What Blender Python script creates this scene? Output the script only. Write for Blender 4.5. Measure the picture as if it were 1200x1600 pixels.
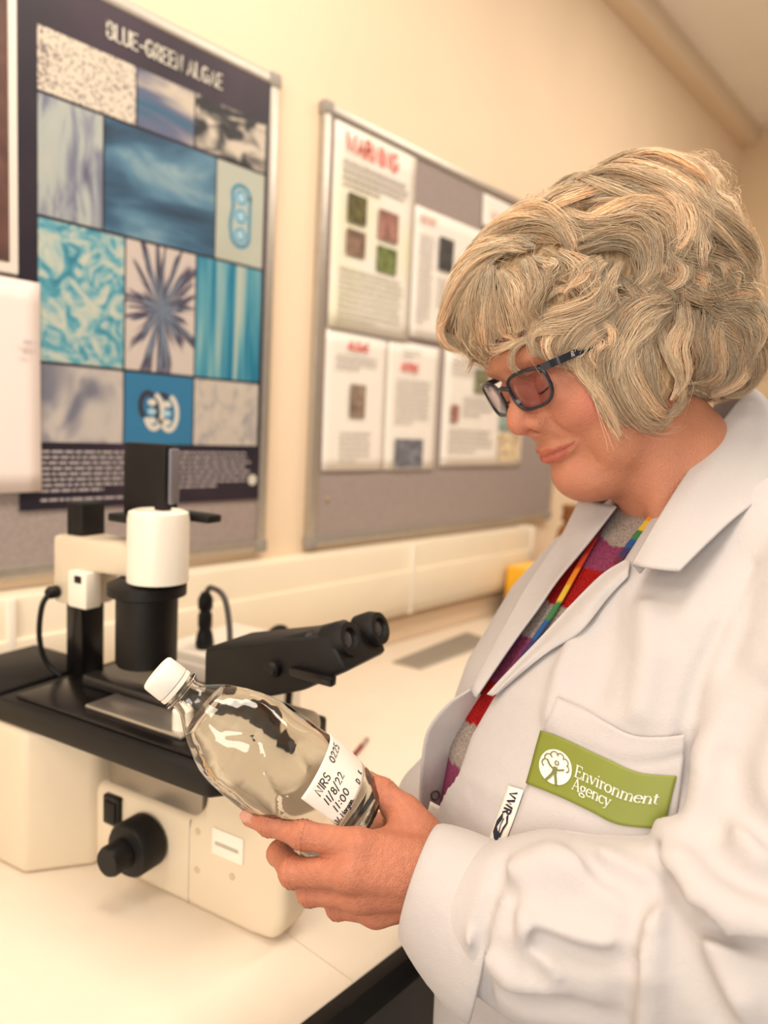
import bpy, bmesh, math, random
import numpy as np
from mathutils import Vector, Matrix
from mathutils.bvhtree import BVHTree

for _o in list(bpy.data.objects):
    bpy.data.objects.remove(_o, do_unlink=True)
sc = bpy.context.scene
COL = sc.collection
rng = np.random.default_rng(7)
random.seed(7)

# ------------------------------------------------------------------ camera
FPX = 1150.0                      # focal length in pixels of the 1200x1600 frame
def _n(v):
    v = np.array(v, float)
    return v / np.linalg.norm(v)
_X = _n((1013, -81, FPX))         # world axes seen in camera coords (right, down, depth)
_D = np.array([-.05, 1, 0.]); _D[2] = -(_X[0] * _D[0] + _X[1] * _D[1]) / _X[2]; _D = _n(_D)
_Z = -_D
_Y = np.cross(_Z, _X)
R = np.stack([_X, _Y, _Z])        # world = CAM + R @ (right, down, depth)
CAM = np.array([0, 0, 1.45])
cam_d = bpy.data.cameras.new('camera')
cam = bpy.data.objects.new('camera', cam_d); COL.objects.link(cam)
_m = np.eye(4); _m[:3, 0] = R[:, 0]; _m[:3, 1] = -R[:, 1]; _m[:3, 2] = -R[:, 2]; _m[:3, 3] = CAM
cam.matrix_world = Matrix(_m.tolist())
cam_d.sensor_fit = 'HORIZONTAL'; cam_d.sensor_width = 36
cam_d.lens = 36 * FPX / 1200
cam_d.clip_start = .02
cam_d.dof.use_dof = True
cam_d.dof.focus_distance = .575
cam_d.dof.aperture_fstop = (cam_d.lens / 1000) / .0074
sc.camera = cam

# ------------------------------------------------------------------ world, lights, exposure
w = bpy.data.worlds.new('world'); sc.world = w; w.use_nodes = True
bg = w.node_tree.nodes['Background']
bg.inputs[0].default_value = (1, .88, .76, 1); bg.inputs[1].default_value = .28
def area(name, loc, size, power, color=(1, .89, .76), target=None):
    l = bpy.data.lights.new(name, 'AREA'); l.shape = 'RECTANGLE'; l.size, l.size_y = size
    l.energy = power; l.color = color
    o = bpy.data.objects.new(name, l); COL.objects.link(o); o.location = loc
    if target is not None:
        o.rotation_euler = (Vector(target) - Vector(loc)).to_track_quat('-Z', 'Y').to_euler()
    return o
area('ceiling_lamp', (.55, .35, 2.90), (1.2, .5), 26)
area('ceiling_lamp', (2.3, .15, 2.90), (1.2, .5), 22)
area('ceiling_lamp', (-1.2, .35, 2.90), (1.2, .5), 20)
area('camera_side_fill', (-2.2, -.9, 1.75), (1.8, 1.4), 62, (1, .92, .82), (.5, .4, 1.2))  # added fill light, left behind the camera, to brighten the near side
vs = sc.view_settings
vs.view_transform = 'Standard'; vs.look = 'None'; vs.gamma = 1; vs.use_curve_mapping = False
vs.exposure = 0.0
sc.cycles.use_denoising = True
sc.cycles.max_bounces = 14; sc.cycles.transmission_bounces = 14; sc.cycles.transparent_max_bounces = 16
sc.cycles.diffuse_bounces = 6; sc.cycles.glossy_bounces = 4
sc.cycles.sample_clamp_indirect = 6

# ------------------------------------------------------------------ helpers
def tag(o, label=None, cat=None, group=None, kind=None):
    if label: o['label'] = label
    if cat: o['category'] = cat
    if group: o['group'] = group
    if kind: o['kind'] = kind
    return o
def empty(name, loc=(0, 0, 0), rz=0):
    o = bpy.data.objects.new(name, None); COL.objects.link(o); o.location = loc; o.rotation_euler = (0, 0, rz)
    o.empty_display_size = .05
    return o
def obj(name, verts, faces, mat, parent=None, smooth=False, cols=None):
    me = bpy.data.meshes.new(name)
    if isinstance(verts, np.ndarray): verts = verts.tolist()
    if isinstance(faces, np.ndarray): faces = faces.tolist()
    me.from_pydata(verts, [], faces)
    if cols is not None:
        a = me.color_attributes.new('Col', 'FLOAT_COLOR', 'POINT')
        c = np.ones((len(verts), 4), np.float32); c[:, :3] = cols
        a.data.foreach_set('color', c.ravel())
    if smooth: me.shade_smooth()
    me.materials.append(mat)
    me.update()
    o = bpy.data.objects.new(name, me); COL.objects.link(o)
    if parent is not None: o.parent = parent
    return o
def obj_bm(name, bm, mat, parent=None, smooth=False):
    bmesh.ops.recalc_face_normals(bm, faces=bm.faces)
    me = bpy.data.meshes.new(name); bm.to_mesh(me); bm.free()
    if smooth: me.shade_smooth()
    me.materials.append(mat)
    o = bpy.data.objects.new(name, me); COL.objects.link(o)
    if parent is not None: o.parent = parent
    return o
def sharp(o, ang=35):
    """smooth shading with edges sharper than ang kept crisp"""
    me = o.data; me.shade_smooth()
    bm = bmesh.new(); bm.from_mesh(me)
    for e in bm.edges:
        e.smooth = not (len(e.link_faces) == 2 and e.calc_face_angle(0) > math.radians(ang))
    bm.to_mesh(me); bm.free(); return o
def box_bm(x0, x1, y0, y1, z0, z1, bev=0, seg=2, bm=None):
    own = bmesh.new()
    bmesh.ops.create_cube(own, size=1)
    for v in own.verts:
        v.co = Vector(((x0 + x1) / 2 + v.co.x * (x1 - x0), (y0 + y1) / 2 + v.co.y * (y1 - y0), (z0 + z1) / 2 + v.co.z * (z1 - z0)))
    if bev: bmesh.ops.bevel(own, geom=own.edges[:], offset=bev, segments=seg, affect='EDGES', profile=.5)
    if bm is None: return own
    me = bpy.data.meshes.new('t'); own.to_mesh(me); own.free(); bm.from_mesh(me); bpy.data.meshes.remove(me); return bm
def box(name, b, mat, parent=None, bev=0, seg=2):
    return sharp(obj_bm(name, box_bm(*b, bev, seg), mat, parent), 40)
def prism_bm(pts, axis, a0, a1, bev=0, seg=2):
    """polygon (p,q) extruded along axis 0/1/2"""
    bm = bmesh.new()
    def mk(p, a):
        c = list(p); c.insert(axis, a); return bm.verts.new(c)
    v0 = [mk(p, a0) for p in pts]; v1 = [mk(p, a1) for p in pts]
    bm.faces.new(v0); bm.faces.new(v1[::-1])
    k = len(pts)
    for i in range(k): bm.faces.new((v0[i], v1[i], v1[(i + 1) % k], v0[(i + 1) % k]))
    bmesh.ops.recalc_face_normals(bm, faces=bm.faces)
    if bev: bmesh.ops.bevel(bm, geom=bm.edges[:], offset=bev, segments=seg, affect='EDGES', profile=.5)
    return bm
def prism(name, pts, axis, a0, a1, mat, parent=None, bev=0, seg=2):
    return sharp(obj_bm(name, prism_bm(pts, axis, a0, a1, bev, seg), mat, parent), 40)
def lathe(name, prof, mat, parent=None, n=32, origin=(0, 0, 0), axis=(0, 0, 1), ang=40, closed=True):
    """prof: list of (radius, height)"""
    q = Vector((0, 0, 1)).rotation_difference(Vector(axis).normalized())
    V = []; Fc = []
    for r, h in prof:
        for i in range(n):
            a = 2 * math.pi * i / n
            V.append(Vector(origin) + q @ Vector((r * math.cos(a), r * math.sin(a), h)))
    for j in range(len(prof) - 1):
        for i in range(n):
            Fc.append((j * n + i, j * n + (i + 1) % n, (j + 1) * n + (i + 1) % n, (j + 1) * n + i))
    if closed:
        Fc.append(tuple(range(n))[::-1]); Fc.append(tuple((len(prof) - 1) * n + i for i in range(n)))
    o = obj(name, [tuple(v) for v in V], Fc, mat, parent)
    bm = bmesh.new(); bm.from_mesh(o.data); bmesh.ops.recalc_face_normals(bm, faces=bm.faces); bm.to_mesh(o.data); bm.free()
    return sharp(o, ang)
def catmull(P, n):
    P = np.asarray(P, float); k = len(P)
    Q = np.vstack([2 * P[0] - P[1], P, 2 * P[-1] - P[-2]])
    t = np.linspace(0, k - 1, n); i = np.minimum(t.astype(int), k - 2); u = (t - i)[:, None]
    a, b, c, d = Q[i], Q[i + 1], Q[i + 2], Q[i + 3]
    return .5 * (2 * b + (c - a) * u + (2 * a - 5 * b + 4 * c - d) * u ** 2 + (3 * b - a - 3 * c + d) * u ** 3)
def tube_geo(path, rad, n=8):
    path = np.asarray(path, float); k = len(path)
    rad = np.broadcast_to(np.asarray(rad, float), (k,))
    T = np.gradient(path, axis=0); T /= np.linalg.norm(T, axis=1)[:, None] + 1e-12
    ref = np.array([0, 0, 1.]) if abs(T[0][2]) < .9 else np.array([1., 0, 0])
    V = []
    N = np.cross(T[0], ref); N /= np.linalg.norm(N)
    for i in range(k):
        N = N - T[i] * (N @ T[i]); N /= np.linalg.norm(N) + 1e-12
        B = np.cross(T[i], N)
        for j in range(n):
            a = 2 * math.pi * j / n
            V.append(path[i] + rad[i] * (math.cos(a) * N + math.sin(a) * B))
    Fc = []
    for i in range(k - 1):
        for j in range(n):
            Fc.append((i * n + j, i * n + (j + 1) % n, (i + 1) * n + (j + 1) % n, (i + 1) * n + j))
    Fc.append(tuple(range(n))[::-1]); Fc.append(tuple((k - 1) * n + j for j in range(n)))
    return np.array(V), Fc
def tube(name, path, rad, mat, parent=None, n=8, res=None):
    if res: path = catmull(path, res)
    V, Fc = tube_geo(path, rad, n)
    return sharp(obj(name, V, Fc, mat, parent, True), 60)

# ------------------------------------------------------------------ materials
MATS = {}
class NT:
    def __init__(s, name):
        s.m = bpy.data.materials.new(name); s.m.use_nodes = True; s.t = s.m.node_tree
        s.b = s.t.nodes['Principled BSDF']
    def n(s, kind, **kw):
        x = s.t.nodes.new('ShaderNode' + kind)
        for k, v in kw.items():
            if k in x.inputs: x.inputs[k].default_value = v
            else: setattr(x, k, v)
        return x
    def l(s, a, b): s.t.links.new(a, b)
    def coord(s, which='Object', scale=(1, 1, 1)):
        tc = s.n('TexCoord'); mp = s.n('Mapping'); mp.inputs['Scale'].default_value = scale
        s.l(tc.outputs[which], mp.inputs[0]); return mp.outputs[0]
    def ramp(s, fac, stops):
        r = s.n('ValToRGB'); e = r.color_ramp.elements
        while len(e) < len(stops): e.new(.5)
        for x, (p, c) in zip(e, stops): x.position = p; x.color = (*c, 1)
        s.l(fac, r.inputs[0]); return r.outputs[0]
    def bump(s, h, strength=.2, dist=.001):
        b = s.n('Bump'); b.inputs['Strength'].default_value = strength; b.inputs['Distance'].default_value = dist
        s.l(h, b.inputs['Height']); s.l(b.outputs[0], s.b.inputs['Normal']); return b
def lin(r, g, b):
    return tuple(((c / 255) / 12.92 if c / 255 <= .04045 else ((c / 255 + .055) / 1.055) ** 2.4) for c in (r, g, b))
def mat(name, col, rough=.5, metal=0, noise=0, nscale=30, bump=0, bscale=200, spec=.5, **kw):
    if name in MATS: return MATS[name]
    t = NT(name); b = t.b
    b.inputs['Base Color'].default_value = (*col, 1); b.inputs['Roughness'].default_value = rough
    b.inputs['Metallic'].default_value = metal; b.inputs['Specular IOR Level'].default_value = spec
    for k, v in kw.items(): b.inputs[k].default_value = v
    if noise:
        nz = t.n('TexNoise', Scale=nscale, Detail=4.0); t.l(t.coord(), nz.inputs['Vector'])
        c = np.array(col)
        t.l(t.ramp(nz.outputs[0], [(.3, tuple(c * (1 - noise))), (.7, tuple(np.minimum(c * (1 + noise), 1)))]), b.inputs['Base Color'])
    if bump:
        nz = t.n('TexNoise', Scale=bscale, Detail=3.0); t.l(t.coord(), nz.inputs['Vector']); t.bump(nz.outputs[0], bump)
    MATS[name] = t.m
    return t.m
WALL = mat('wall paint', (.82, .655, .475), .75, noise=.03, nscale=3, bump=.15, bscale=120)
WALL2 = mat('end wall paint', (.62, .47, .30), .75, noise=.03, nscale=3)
CEIL = mat('ceiling paint', (.90, .86, .80), .8, noise=.02, nscale=4)
BENCH = mat('bench laminate', (.80, .705, .585), .42, noise=.025, nscale=14)
CREAM = mat('trunking plastic', (.86, .76, .60), .45, noise=.02, nscale=8)
CREAM2 = mat('trunking lower plastic', (.80, .63, .46), .5, noise=.03, nscale=8)
BLACK = mat('black plastic', (.006, .005, .0045), .5, spec=.3, noise=.2, nscale=40, bump=.05)
BLACKG = mat('black gloss', (.005, .004, .004), .25, spec=.35)
MIC = mat('microscope enamel', (.66, .56, .42), .38, noise=.02, nscale=12)
MICW = mat('microscope white', (.84, .77, .66), .38)
ALU = mat('aluminium', (.52, .48, .43), .42, metal=.8, noise=.05, nscale=60)
STEEL = mat('satin steel', (.55, .50, .44), .3, metal=.9)
FELT = mat('board felt', (.33, .27, .25), .95, noise=.12, nscale=160, bump=.3, bscale=400)
PAPER = mat('paper', (.83, .77, .70), .8, noise=.015, nscale=20)
DARK = mat('dark void', (.02, .017, .015), .8)
# ================================================================== the room
BZ = .905; WY = 1.2; EX = 3.83; CZ = 2.93
def struct(o): return tag(o, kind='structure')
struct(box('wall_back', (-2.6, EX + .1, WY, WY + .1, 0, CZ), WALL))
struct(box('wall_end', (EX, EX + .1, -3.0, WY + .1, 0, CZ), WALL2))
struct(box('ceiling', (-2.6, EX + .1, -3.0, WY + .1, CZ, CZ + .1), CEIL))
struct(box('floor', (-2.6, EX + .1, -3.0, WY + .1, -.1, 0), mat('vinyl floor', (.30, .27, .24), .5, noise=.08, nscale=20)))
struct(box('trim_1', (-2.6, EX, WY - .075, WY + .02, 2.85, CZ + .01), mat('cornice paint', (.80, .67, .52), .7), bev=.006))
# ceiling panel joint
struct(box('trim_2', (-2.6, EX, .60, .63, CZ - .008, CZ + .01), CEIL, bev=.002))
# bench: worktop with a dark edge strip on a carcass
bench = empty('lab_bench', (1.0, .80, 0))
tag(bench, 'cream laminate laboratory bench with black front edge running along the wall', 'bench')
def under(o, p):
    o.parent = p; o.matrix_parent_inverse = Matrix.Translation(-Vector(p.location)); return o
under(box('worktop', (-2.0, EX - .01, .445, WY - .002, BZ - .035, BZ), BENCH, bev=.002), bench)
under(box('edge_strip', (-2.0, EX - .01, .428, .446, BZ - .036, BZ - .0008), BLACK, bev=.003), bench)
under(box('carcass', (-1.98, EX - .03, .50, WY - .01, .10, BZ - .036), mat('carcass grey', (.05, .045, .04), .6), bev=.003), bench)
under(box('plinth', (-1.98, EX - .03, .56, WY - .02, .001, .10), BLACK), bench)
for x0 in np.arange(-1.95, 3.1, .6):
    d = under(box('door', (x0, x0 + .59, .482, .502, .13, BZ - .06), mat('door grey', (.07, .062, .056), .5), bev=.003), bench)
    h = under(tube('handle', [(x0 + .5, .482, .70), (x0 + .5, .462, .70), (x0 + .5, .462, .80), (x0 + .5, .482, .80)], .005, STEEL, None, 8), bench)
# joint line across the worktop laminate
under(box('joint_strip', (.4995, .5005, .446, WY - .01, BZ - .01, BZ + .0004), mat('joint grey', (.62, .54, .43), .6)), bench)
# upstand and dado trunking along the wall
up = tag(box('wall_upstand', (-2.0, EX - .02, WY - .03, WY - .001, BZ + .0005, .965), CREAM2, bev=.003), 'low wooden-toned upstand strip where bench meets the wall', 'upstand')
tr = empty('wall_trunking', (1.0, WY, 1.05))
tag(tr, 'long cream cable trunking box fixed to the wall above the bench', 'trunking')
under(box('body', (-2.0, 2.02, WY - .058, WY - .0005, .985, 1.165), CREAM, bev=.006), tr)
under(box('lid_panel', (-2.0, 2.015, WY - .066, WY - .057, 1.005, 1.10), CREAM, bev=.004), tr)
under(box('end_cap', (2.018, 2.03, WY - .062, WY - .0005, .98, 1.168), MICW, bev=.003), tr)
for x in (.45, 1.42):
    under(box('coupler', (x, x + .012, WY - .0675, WY - .056, .987, 1.163), MICW, bev=.002), tr)

# ------------------------------------------------------------------ notice boards
def board(x0, x1, z0, z1, label):
    b = empty('notice_board', ((x0 + x1) / 2, WY, z0)); tag(b, label, 'notice board', 'notice boards on the back wall')
    under(box('felt_panel', (x0 + .01, x1 - .01, WY - .014, WY - .0005, z0 + .01, z1 - .01), FELT), b)
    t = .022
    for bx in ((x0, x1, z0, z0 + t), (x0, x1, z1 - t, z1)):
        under(box('frame_rail', (bx[0] + .006, bx[1] - .006, WY - .02, WY - .0005, bx[2], bx[3]), ALU, bev=.004), b)
    for bx in ((x0, x0 + t), (x1 - t, x1)):
        under(box('frame_stile', (bx[0], bx[1], WY - .0205, WY - .0005, z0 + .001, z1 - .001), ALU, bev=.004), b)
    for cx in (x0 + .011, x1 - .011):
        for cz in (z0 + .011, z1 - .011):
            under(box('corner_cap', (cx - .014, cx + .014, WY - .023, WY - .0005, cz - .014, cz + .014), mat('corner plastic', (.30, .27, .24), .5), bev=.004), b)
    return b
board(-.25, .985, 1.183, 2.118, 'large framed notice board holding the blue algae poster behind the microscope')
board(1.107, 2.20, 1.178, 2.118, 'grey felt notice board pinned with warning sheets beside the woman')

# ------------------------------------------------------------------ stroke lettering used on every printed thing
STK = {}
def _g(ch, *strokes): STK[ch] = strokes
def _arc(cx, cy, rx, ry, a0, a1, n=9):
    return [(cx + rx * math.cos(math.radians(a0 + (a1 - a0) * i / (n - 1))), cy + ry * math.sin(math.radians(a0 + (a1 - a0) * i / (n - 1)))) for i in range(n)]
_g('A', [(0, 0), (.33, 1), (.66, 0)], [(.13, .36), (.53, .36)]); _g('B', [(0, 0), (0, 1)], [(0, 1)] + _arc(.25, .76, .27, .24, 90, -90) + [(0, .52)], [(0, .52)] + _arc(.28, .26, .3, .26, 90, -90) + [(0, 0)])
_g('C', _arc(.38, .5, .36, .5, 50, 310, 14)); _g('D', [(0, 0), (0, 1)], [(0, 1)] + _arc(.2, .5, .42, .5, 90, -90, 12) + [(0, 0)])
_g('E', [(.5, 1), (0, 1), (0, 0), (.52, 0)], [(0, .52), (.42, .52)]); _g('F', [(.5, 1), (0, 1), (0, 0)], [(0, .52), (.4, .52)])
_g('G', _arc(.38, .5, .36, .5, 50, 330, 14) + [(.72, .45), (.45, .45)]); _g('H', [(0, 0), (0, 1)], [(.6, 0), (.6, 1)], [(0, .52), (.6, .52)])
_g('I', [(.08, 0), (.08, 1)]); _g('L', [(0, 1), (0, 0), (.48, 0)]); _g('M', [(0, 0), (.05, 1), (.38, .2), (.7, 1), (.76, 0)])
_g('N', [(0, 0), (0, 1), (.6, 0), (.6, 1)]); _g('O', _arc(.38, .5, .38, .5, 90, 450, 18)); _g('P', [(0, 0), (0, 1)], [(0, 1)] + _arc(.25, .74, .28, .26, 90, -90) + [(0, .48)])
_g('R', [(0, 0), (0, 1)], [(0, 1)] + _arc(.25, .75, .27, .25, 90, -90) + [(0, .5)], [(.25, .5), (.56, 0)])
_g('S', _arc(.28, .75, .25, .25, 30, 265, 9) + _arc(.26, .25, .27, .25, 85, -150, 9)); _g('T', [(0, 1), (.6, 1)], [(.3, 1), (.3, 0)]); _g('U', [(0, 1), (0, .3)] + _arc(.3, .28, .3, .28, 180, 360) + [(.6, 1)])
_g('V', [(0, 1), (.32, 0), (.64, 1)]); _g('W', [(0, 1), (.22, 0), (.42, .75), (.62, 0), (.84, 1)]); _g('Y', [(0, 1), (.3, .5), (.6, 1)], [(.3, .5), (.3, 0)])
_g('0', _arc(.28, .45, .28, .45, 90, 450, 16)); _g('1', [(.1, 0), (.2, .95)]); _g('2', _arc(.25, .68, .24, .26, 160, -20, 8) + [(.05, .02), (.55, .04)]); _g('5', [(.5, .95), (.12, .95), (.08, .55)] + _arc(.25, .3, .27, .28, 110, -140, 9))
_g('8', _arc(.25, .7, .2, .22, -90, 270, 12), _arc(.25, .24, .24, .24, 90, 450, 12)); _g('/', [(-.05, -.15), (.32, 1.05)]); _g(':', [(.1, .12), (.11, .2)], [(.14, .6), (.15, .68)]); _g('.', [(.1, 0), (.12, .05)]); _g('-', [(.05, .4), (.4, .4)])
_g('a', _arc(.24, .26, .24, .26, 20, 380, 12), [(.48, .5), (.48, 0)]); _g('n', [(0, 0), (0, .52)], [(0, .3)] + _arc(.22, .3, .2, .22, 160, 0, 7) + [(.42, 0)]); _g('o', _arc(.24, .26, .24, .26, 90, 450, 12)); _g('r', [(0, 0), (0, .52)], [(0, .3)] + _arc(.18, .32, .16, .2, 170, 50, 6))
_g('g', _arc(.24, .26, .22, .25, 20, 380, 12), [(.46, .5), (.46, -.2)] + _arc(.24, -.2, .22, .2, 0, -150, 7)); _g('y', [(0, .52), (.22, .02)], [(.46, .52), (.12, -.4), (-.02, -.42)]); _g(' ',)
def ribbon2d(line, wd, V, Fc):
    """flat ribbon of constant width along a 2d polyline, appended to V, Fc"""
    L = np.asarray(line, float); T = np.gradient(L, axis=0); T /= np.linalg.norm(T, axis=1)[:, None] + 1e-9
    Nn = np.stack([-T[:, 1], T[:, 0]], 1)
    L = L.copy(); L[0] -= T[0] * wd * .4; L[-1] += T[-1] * wd * .4
    b = len(V)
    for p, q in zip(L, Nn): V.append(tuple(p + q * wd / 2)); V.append(tuple(p - q * wd / 2))
    for i in range(len(L) - 1): Fc.append((b + 2 * i, b + 2 * i + 1, b + 2 * i + 3, b + 2 * i + 2))
def text2d(s, h, wd, x=0, y=0, gap=.22, jitter=0, aspect=1.0, slant=0):
    V = []; Fc = []; cx = x
    for ch in s:
        if ch == ' ': cx += .45 * h * aspect; continue
        w_ = 0; dy = random.uniform(-jitter, jitter) * h
        for st in STK.get(ch, STK['O']):
            pts = [(cx + (p[0] + slant * p[1]) * h * aspect, y + dy + p[1] * h) for p in st]
            w_ = max(w_, max(p[0] for p in st)); ribbon2d(pts, wd, V, Fc)
        cx += (w_ + gap) * h * aspect
    return V, Fc, cx - x
def on_wall(name, V2, Fc, y, m, parent):
    return under(obj(name, [(p[0], y, p[1]) for p in V2], Fc, m), parent)

# ------------------------------------------------------------------ the algae poster
PL, PR, PB, PT = .500, .968, 1.297, 2.098
PY = WY - .0165
post = empty('algae_poster', ((PL + PR) / 2, PY, PB))
tag(post, 'dark navy poster titled blue-green algae with a grid of blue microscope pictures', 'poster')
navy = NT('poster navy'); nz = navy.n('TexNoise', Scale=4.0, Detail=3.0); navy.l(navy.coord(), nz.inputs['Vector'])
navy.l(navy.ramp(nz.outputs[0], [(.3, (.006, .006, .016)), (.55, (.024, .014, .026)), (.75, (.05, .026, .05))]), navy.b.inputs['Base Color']); navy.b.inputs['Roughness'].default_value = .45
under(box('backing_sheet', (PL - .012, PR, PY - .0015, PY, PB - .005, PT), navy.m), post)
def pic(name, fn, rough=.5):
    t = NT(name); fn(t); t.b.inputs['Roughness'].default_value = rough; return t.m
def P_spots(t):
    v = t.n('TexVoronoi', Scale=170.0); t.l(t.coord(), v.inputs['Vector']); n2 = t.n('TexNoise', Scale=22.0, Detail=3.0); t.l(t.coord(), n2.inputs['Vector'])
    mx = t.n('Math', operation='MULTIPLY'); t.l(v.outputs[0], mx.inputs[0]); t.l(n2.outputs[0], mx.inputs[1])
    t.l(t.ramp(mx.outputs[0], [(.07, (.10, .08, .10)), (.16, (.40, .33, .28)), (.26, (.62, .55, .45))]), t.b.inputs['Base Color'])
def P_sweep(cols, sx=30, sz=30, det=4.0, sc_=1.0, dist=.6):
    def f(t):
        n1 = t.n('TexNoise', Scale=sc_, Detail=det, Distortion=dist); t.l(t.coord('Object', (sx, sx, sz)), n1.inputs['Vector'])
        k = len(cols); t.l(t.ramp(n1.outputs[0], [(.30 + .40 * i / (k - 1), tuple(.40 * x + .36 * x ** 1.6 for x in c)) for i, c in enumerate(cols)]), t.b.inputs['Base Color'])
    return f
def P_burst(t):
    tc = t.n('TexCoord'); sp = t.n('SeparateXYZ'); t.l(tc.outputs['Generated'], sp.inputs[0])
    dx = t.n('Math', operation='SUBTRACT'); dx.inputs[1].default_value = .5; t.l(sp.outputs[0], dx.inputs[0])
    dz = t.n('Math', operation='SUBTRACT'); dz.inputs[1].default_value = .5; t.l(sp.outputs[2], dz.inputs[0])
    an = t.n('Math', operation='ARCTAN2'); t.l(dz.outputs[0], an.inputs[0]); t.l(dx.outputs[0], an.inputs[1])
    ln = t.n('VectorMath', operation='LENGTH'); cb = t.n('CombineXYZ'); t.l(dx.outputs[0], cb.inputs[0]); t.l(dz.outputs[0], cb.inputs[1]); t.l(cb.outputs[0], ln.inputs[0])
    nz = t.n('TexNoise', Scale=5.5, Detail=4.0, noise_dimensions='2D'); c2 = t.n('CombineXYZ'); t.l(an.outputs[0], c2.inputs[0]); m3 = t.n('Math', operation='MULTIPLY'); m3.inputs[1].default_value = .22; t.l(ln.outputs['Value'], m3.inputs[0]); t.l(m3.outputs[0], c2.inputs[1]); t.l(c2.outputs[0], nz.inputs['Vector'])
    ad = t.n('Math', operation='MULTIPLY_ADD'); ad.inputs[1].default_value = .62; t.l(ln.outputs['Value'], ad.inputs[0]); t.l(nz.outputs[0], ad.inputs[2])
    t.l(t.ramp(ad.outputs[0], [(.45, (.10, .14, .20)), (.56, (.20, .25, .33)), (.62, (.03, .03, .06)), (.72, (.10, .09, .13)), (.80, (.52, .45, .41))]), t.b.inputs['Base Color'])
BL = [(.05, .30, .42), (.16, .48, .58), (.55, .66, .62), (.72, .72, .62)]
cells = [  # x0,x1,z0,z1 as fractions of the picture area, material
    (0, .37, .850, 1.0, P_spots), (.375, .63, .850, 1.0, P_sweep([(.06, .20, .32), (.20, .22, .34), (.74, .66, .56), (.76, .68, .58)], 5, 12, 3.0)),
    (.635, 1, .850, 1.0, P_sweep([(.03, .03, .04), (.06, .06, .07), (.78, .70, .60), (.78, .70, .60)], 16, 26, 2.0)),
    (0, .24, .560, .845, P_sweep([(.16, .17, .26), (.34, .36, .44), (.56, .60, .58), (.60, .62, .58)], 38, 9, 5.0)),
    (.245, .74, .560, .845, P_sweep([(.03, .07, .12), (.06, .16, .27), (.16, .33, .46), (.42, .56, .60)], 4, 13, 4.0)),
    (.745, 1, .560, .845, P_sweep([(.60, .62, .54), (.64, .66, .58)], 8, 8)),
    (0, .33, .205, .555, P_sweep(BL, 26, 26, 3.0, 1.0, 1.8)), (.335, .65, .205, .555, P_burst), (.655, 1, .205, .555, P_sweep([(.01, .22, .38), (.02, .30, .46), (.20, .50, .58), (.60, .66, .58)], 42, 2.5, 2.0)),
    (0, .33, 0, .20, P_sweep([(.14, .15, .22), (.30, .30, .36), (.66, .61, .58), (.72, .66, .6)], 12, 9, 2.0)), (.335, .65, 0, .20, P_sweep([(.05, .26, .46), (.06, .29, .50)], 3, 3)), (.655, 1, 0, .20, P_sweep([(.46, .44, .46), (.68, .62, .56), (.74, .68, .60)], 40, 30))]
ax0, ax1, az0, az1 = .518, .955, 1.400, 2.022
for i, (u0, u1, v0, v1, fn) in enumerate(cells):
    X0, X1 = ax0 + (ax1 - ax0) * u0, ax0 + (ax1 - ax0) * u1
    Z0, Z1 = az0 + (az1 - az0) * v0, az0 + (az1 - az0) * v1
    p = box('picture_panel', (X0, X1 - .0012, PY - .0024, PY - .0014, Z0 + .0006, Z1 - .0012), pic('poster picture %d' % i, fn)); under(p, post)
# drawn organisms on two of the pictures
TEAL = mat('print teal', (.05, .24, .36), .5); PALE = mat('print pale', (.62, .58, .50), .5); INK = mat('print ink', (.03, .03, .05), .5); LBL = mat('print light blue', (.34, .52, .62), .5)
def blob(cx, cz, rx, rz, y, m, n=20, nm='printed_shape'):
    return on_wall(nm, [(cx + rx * math.cos(2 * math.pi * i / n), cz + rz * math.sin(2 * math.pi * i / n)) for i in range(n)], [tuple(range(n))], y, m, post)
def ring(cx, cz, rx, rz, wd, y, m, a0=0, a1=360, n=28):
    V = []; Fc = []; ribbon2d([(cx + rx * math.cos(math.radians(a0 + (a1 - a0) * i / n)), cz + rz * math.sin(math.radians(a0 + (a1 - a0) * i / n))) for i in range(n + 1)], wd, V, Fc)
    return on_wall('printed_ring', V, Fc, y, m, post)
cxp = ax0 + (ax1 - ax0) * .872; czp = az0 + (az1 - az0) * .70; yq = PY - .0030
V = []; Fc = []
ribbon2d([(cxp + .021 * math.cos(a), czp + .036 + .02 * math.sin(a)) for a in np.linspace(0, math.pi, 10)] + [(cxp - .021 + (.003 * math.sin(k)), czp + .036 - .072 * k / 6) for k in range(1, 6)] + [(cxp - .021 * math.cos(a), czp - .036 - .02 * math.sin(a)) for a in np.linspace(0, math.pi, 10)] + [(cxp + .021, czp + .036)], .007, V, Fc)
on_wall('printed_ring', V, Fc, yq, TEAL, post)
for dz in (.034, 0, -.034): blob(cxp, czp + dz, .016, .015, yq + .0002, LBL); ring(cxp, czp + dz, .011, .011, .004, yq, TEAL)
cx5 = ax0 + (ax1 - ax0) * .49; cz5 = az0 + (az1 - az0) * .10
for sx, sz in ((-.012, -.004), (.018, -.006)):
    ring(cx5 + sx, cz5 + sz, .017, .030, .009, yq, PALE, -150, 70); ring(cx5 + sx - .012, cz5 + sz + .010, .014, .022, .010, yq + .0001, INK, 60, 230)
    for k in range(3): blob(cx5 + sx - .004, cz5 + sz + .016 - .016 * k, .009, .006, yq - .0001, LBL if k % 2 else PALE, 10)
blob(.945, 1.332, .011, .011, yq, PALE)
V, Fc, wd_ = text2d('BLUE-GREEN ALGAE', .024, .0034, 0, 0, .26, 0, .62)
V = [(.628 + v[0] * .225 / wd_, 2.046 + v[1]) for v in V]
on_wall('title_lettering', V, Fc, yq, PALE, post)
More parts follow.
